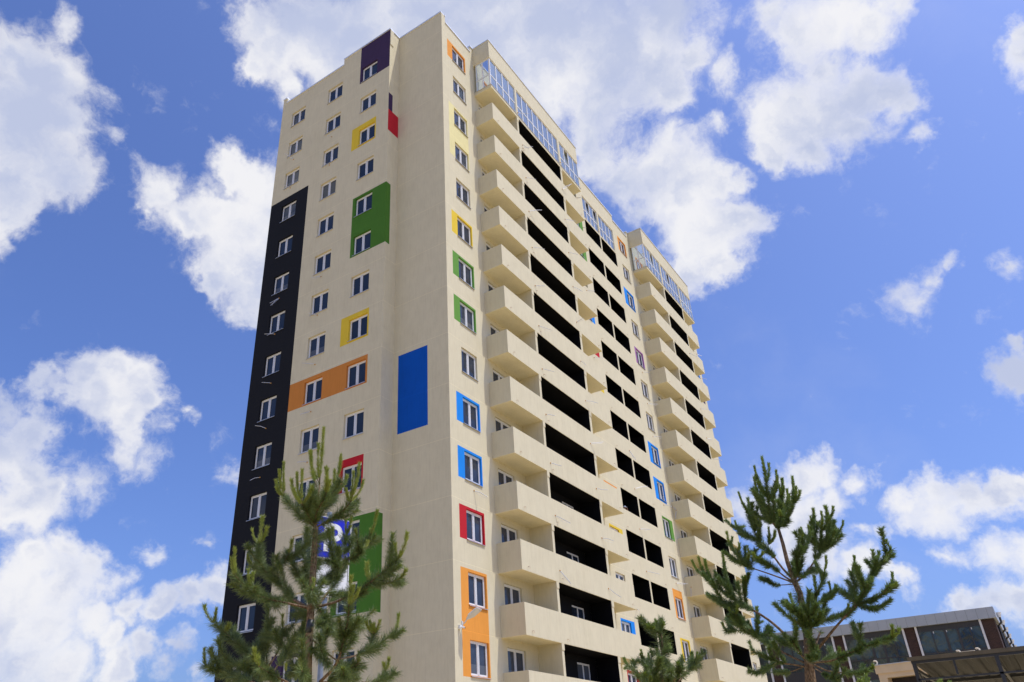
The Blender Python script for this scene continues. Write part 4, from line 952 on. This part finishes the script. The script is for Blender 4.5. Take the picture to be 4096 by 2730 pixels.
PINE2 = """
T t 870 1568 .078 862 1500 .070 855 1400 .062 845 1240 .050 815 1080 .046 800 1000 .043 768 930 .042 745 870 .034 720 800 .031 690 680 .027 660 580 .022
O t 0 0 735 850 775 940 830 1180
B p 0 -.1 .020 .006 .1 1150 980 1070 800 1040 600 1020 380
S p -.1 1020 400 965 95 1050 180
B p 0 .2 .014 .006 .1 1150 980 1030 820 960 620 930 420
S p .2 930 440 870 212 890 330
B p 0 .3 .012 .006 .1 1140 960 980 780 920 640
S p .3 930 650 865 350 885 470 880 580
B p 0 -.2 .016 .006 .1 1150 980 1120 800 1110 560
S p -.2 1110 560 1142 260 1160 330
B p 0 .1 .014 .006 .1 1160 980 1190 800 1200 600
S p .1 1200 600 1215 370 1240 470 1180 450
B p 0 -.3 .014 .006 .1 1160 980 1230 860 1260 740
S p -.3 1260 740 1280 500 1310 560
B p 0 -.1 .014 .006 .1 1165 990 1270 840 1340 690
S p -.1 1340 690 1347 345 1392 470 1440 520
B p 0 -.4 .012 .006 .1 1160 985 1190 900 1205 840
S p -.4 1205 840 1188 770 1240 680
B t 0 .3 .020 .010 .55 768 920 690 840 600 720 545 670
B t .3 .4 .010 .006 0 545 670 500 580 470 480
S t .4 475 490 408 355 466 390
B t .3 .2 .008 .005 0 545 670 540 620 545 560
S t .2 540 580 510 485 545 515
B t .3 .5 .009 .005 0 545 670 450 620 400 575
S t .5 400 575 384 538 440 570
S t .2 600 690 598 580 640 600
B t 0 -.3 .015 .008 .4 768 930 700 890 600 810 520 780
S t -.3 520 780 500 740 560 740
B t 0 .2 .014 .008 .85 768 935 620 880 470 830
B t .2 .3 .009 .005 0 470 830 400 760 350 680
S t .3 350 690 330 608 366 640
B t .2 .1 .009 .005 0 470 830 420 780 400 720
S t .1 400 730 412 680 
B t .2 .0 .009 .005 0 470 830 465 780
S t 0 465 780 466 700 480 730
B t 0 -.3 .008 .005 .4 768 940 650 945 600 920 580 900
B t 0 .3 .018 .010 .7 770 930 840 870 900 780 935 730
B t .3 .4 .010 .005 0 935 730 890 640 880 550
S t .4 880 560 884 460 866 508
B t .3 .2 .010 .005 0 935 730 935 640 940 570
S t .2 940 580 937 480 915 550
B t .3 .3 .010 .005 0 935 730 980 620 985 520
S t .3 985 530 963 443 1012 450
B t .3 .5 .010 .005 0 935 730 1010 660 1050 600
S t .5 1050 600 1076 538 1020 560
B t .3 .6 .009 .005 0 935 730 970 690 1030 640
B t .3 .1 .009 .005 0 930 740 900 670 865 630
S t .1 865 640 852 565
B t 0 -.3 .010 .006 .1 770 920 800 830 820 720 815 650
S t -.3 815 660 808 580
B t 0 -.4 .008 .005 .1 790 900 780 800 760 740
B t 0 .3 .008 .005 .1 790 910 860 860 905 840
B t 0 .7 .026 .012 .72 850 1440 730 1290 600 1170 450 1080 380 1040
B t .7 .9 .010 .006 0 380 1040 300 980 250 950 190 880
S t .9 200 900 150 770 110 790
S t .85 250 950 190 785
B t .7 .8 .008 .005 0 380 1040 340 940 320 870
S t .8 320 870 303 735
B t .7 .5 .008 .005 0 455 1080 445 960 450 920
S t .5 450 930 448 888
B t .7 .8 .008 .005 0 440 1080 330 1060 240 1020
S t .8 240 1020 206 1003
B t .7 .7 .007 .005 .2 440 1085 350 1085 280 1060
B t 0 .5 .018 .009 .5 845 1450 700 1380 600 1320 530 1280
B t .5 .5 .008 .005 0 530 1280 525 1180 
S t .5 525 1190 522 1090 560 1180
B t .5 .4 .008 .005 0 530 1280 590 1260 625 1235
B t .5 .7 .009 .005 0 530 1280 440 1240 330 1240
S t .7 335 1240 303 1190
B t .5 .3 .009 .005 0 540 1290 430 1180 380 1130
S t .3 385 1135 345 1095 400 1080
B t .3 .5 .009 .005 0 480 1230 440 1200 400 1170
B t 0 -.3 .014 .007 .4 845 1470 760 1455 660 1440 560 1395 500 1370
S t -.3 500 1370 475 1310
B t -.3 -.2 .008 .005 0 650 1440 580 1480 560 1500
B t 0 -.6 .024 .012 .8 870 1410 950 1310 1050 1190 1165 1070
B t -.6 -.5 .010 .006 0 1165 1070 1150 980 1130 860
S t -.5 1130 860 1147 765 1180 830
B t -.6 -.5 .010 .006 .1 1165 1070 1220 980 1250 900 1290 850
B t -.5 -.4 .008 .005 0 1290 850 1270 790
S t -.4 1270 790 1265 725 1305 735
B t -.5 -.6 .008 .005 0 1290 850 1340 770 1385 720
S t -.6 1385 720 1352 662 1350 780
B t -.6 -.9 .010 .006 0 1165 1070 1300 1020 1370 960
S t -.9 1370 960 1390 868 1415 930
B t -.6 -.8 .008 .005 0 1165 1075 1230 1090 1275 1100
B t -.6 -.4 .008 .005 .1 1160 1070 1110 1020 1060 980
B t -.6 -.9 .008 .005 0 1165 1070 1210 990 1255 930
S t -.9 1255 930 1260 900
B t 0 -.5 .018 .008 .3 862 1430 862 1300 865 1200 890 1040 910 990
B t -.5 -.5 .008 .005 0 910 990 940 930 955 870
S t -.5 955 870 965 765
S t -.5 900 980 888 888
B t -.5 -.3 .008 .005 0 880 1080 950 1040 1000 1000
S t -.3 1000 1000 985 930 1030 950
B t -.5 -.8 .009 .005 0 865 1220 800 1140 760 1080
S t -.8 765 1085 735 1005 718 1050
B t -.5 -.7 .009 .005 0 865 1230 800 1200 740 1150
B t -.5 -.6 .009 .005 0 870 1220 930 1160 980 1100
B t -.4 -.2 .010 .005 .2 870 1200 1000 1160 1080 1130
S t -.2 1080 1130 1112 1068
B t -.5 -.9 .008 .005 0 860 1200 850 1130 820 1080
B t 0 -.5 .016 .008 .45 870 1440 1000 1430 1120 1380 1230 1335
B t -.5 -.6 .008 .005 0 1230 1335 1320 1300 1390 1285
S t -.6 1390 1285 1388 1208 1432 1228
B t -.5 -.5 .006 .004 0 1225 1335 1180 1300 1150 1260
B t 0 .4 .012 .006 .55 880 1450 940 1480 1010 1500 1160 1510 1250 1486
S t .4 1250 1486 1268 1460
B t 0 -.7 .010 .006 .2 865 1440 885 1400 905 1370
S t -.7 905 1370 912 1340
B t 0 .4 .010 .006 .3 880 1450 980 1420 1045 1390
S t .4 1045 1390 1052 1352 1080 1380
B t 0 .3 .018 .014 .95 870 1440 900 1330 928 1250
B t 0 -.4 .010 .006 .3 845 1450 780 1350 740 1290
B t 0 .4 .010 .006 .3 845 1440 750 1330 650 1280
B t 0 -.5 .009 .005 .4 880 1470 960 1520 1040 1560
B t 0 .4 .009 .005 .5 840 1460 740 1500 640 1500
"""
PINE3 = """
T n 925 1568 .034 930 1100 .025 905 600 .014 890 500 .011
O n 0 0 925 1568 930 1060
O n 0 0 928 1040 905 620 890 500
B n 0 0 .006 .004 0 890 500 900 400 905 300
S n 0 900 400 905 238 940 280
B n 0 .15 .006 .004 0 885 510 810 420 770 320
S n .15 790 380 760 218 730 300 800 250
B n 0 -.15 .006 .004 0 880 520 740 440 660 380
S n -.15 680 400 635 300 590 330 720 380
B n 0 -.2 .008 .005 .3 925 1040 960 970 1040 870
S n -.2 1040 870 1075 745 1090 820
B n 0 .2 .008 .005 .3 925 1040 860 990 805 920
S n .2 805 920 790 855
B n 0 -.3 .008 .005 0 925 1040 860 1100 800 1200
B n 0 .3 .008 .005 0 925 1060 990 1120 1040 1200
B n 0 .3 .012 .006 .2 900 1560 700 1500 420 1420 290 1310 180 1220
S n .3 180 1220 92 1055 105 1270
B n .3 .4 .006 .004 0 300 1290 305 1200 295 1130
S n .4 295 1150 283 1085
B n 0 .4 .012 .006 .2 905 1500 750 1350 620 1200 540 1090
S n .4 540 1090 455 880 440 960
S n .35 620 1120 612 945
B n 0 -.3 .010 .006 .2 1150 1568 1220 1430 1260 1300 1270 1190
S n -.3 1270 1190 1262 1120 1240 1160
B n -.2 -.1 .008 .005 .1 1260 1300 1320 1180 1335 1080
S n -.1 1335 1080 1338 990
B n 0 .4 .012 .006 .2 1250 1568 1450 1350 1550 1200
B n .4 .5 .008 .005 .0 1550 1200 1550 1080
S n .5 1550 1080 1545 930 1570 940
B n .4 .3 .008 .005 0 1550 1200 1610 1120
S n .3 1610 1120 1668 925
B n .4 .6 .006 .004 0 1550 1210 1640 1230 1720 1200
B n 0 -.6 .008 .005 .1 560 1568 545 1480 545 1420
S n -.6 545 1420 540 1365
S n -.5 650 1530 660 1450
B n 0 -.6 .008 .005 0 800 1568 760 1450 700 1350
B n 0 .5 .008 .005 0 1050 1568 1090 1400 1110 1250
B n 0 -.5 .008 .005 0 1000 1568 1050 1450 1090 1350
"""
PINE4 = """
T s 3463 2960 .026 3462 2780 .012
B s 0 0 .010 .005 0 3462 2790 3463 2735
S s 0 3463 2740 3464 2700 3452 2712 3476 2716
B s 0 -.3 .009 .005 .2 3462 2860 3430 2800 3400 2760
B s 0 .3 .009 .005 .2 3462 2860 3500 2810 3520 2770
"""
PINE5 = """
T s 3780 2990 .024 3778 2800 .012
B s 0 .1 .008 .005 .1 3778 2800 3766 2760
S s .1 3766 2765 3762 2722 3750 2735
B s 0 -.1 .008 .005 .1 3778 2810 3795 2770
S s -.1 3795 2770 3799 2727 3812 2738
B s 0 .3 .008 .005 .1 3778 2860 3830 2830 3860 2800
"""
pine('large young pine at left in front of the gable wall, pale upright candles', 46.05, 10.0, PINE1, .145, 56, .060, 38, N_OLD, N_NEW, dens=2100, side=5, tl=(.12, .32), tie=('e', 1105, 1010, 1088, 1130, .046), seed=3)
pine('tall open pine at right with forked bare limbs against the sky', 12.1, 13.0, PINE2, .105, 50, .058, 36, N_OLD2, N_NEW2, dens=2200, side=6, tl=(.12, .28), tie=('t', 838, 1215, 850, 1290, .058), seed=7, wid=.0055)
pine('short dense pine at the bottom middle below the yellow window surround', 21.3, 12.5, PINE3, .13, 50, .05, 38, N_OLD, N_NEW2, dens=1700, seed=9, wid=.0055)
pine('tip of a small bright green pine just left of the beige pavilion', 8.2, 11.5, PINE4, .06, 50, .045, 45, N_NEW2, N_NEW2, dens=1700, seed=11, wid=.0055)
pine('low pine top with two bright tips under the canopy edge', 5.0, 9.0, PINE5, .05, 50, .035, 45, N_NEW2, N_NEW2, dens=1700, seed=12, wid=.0055)
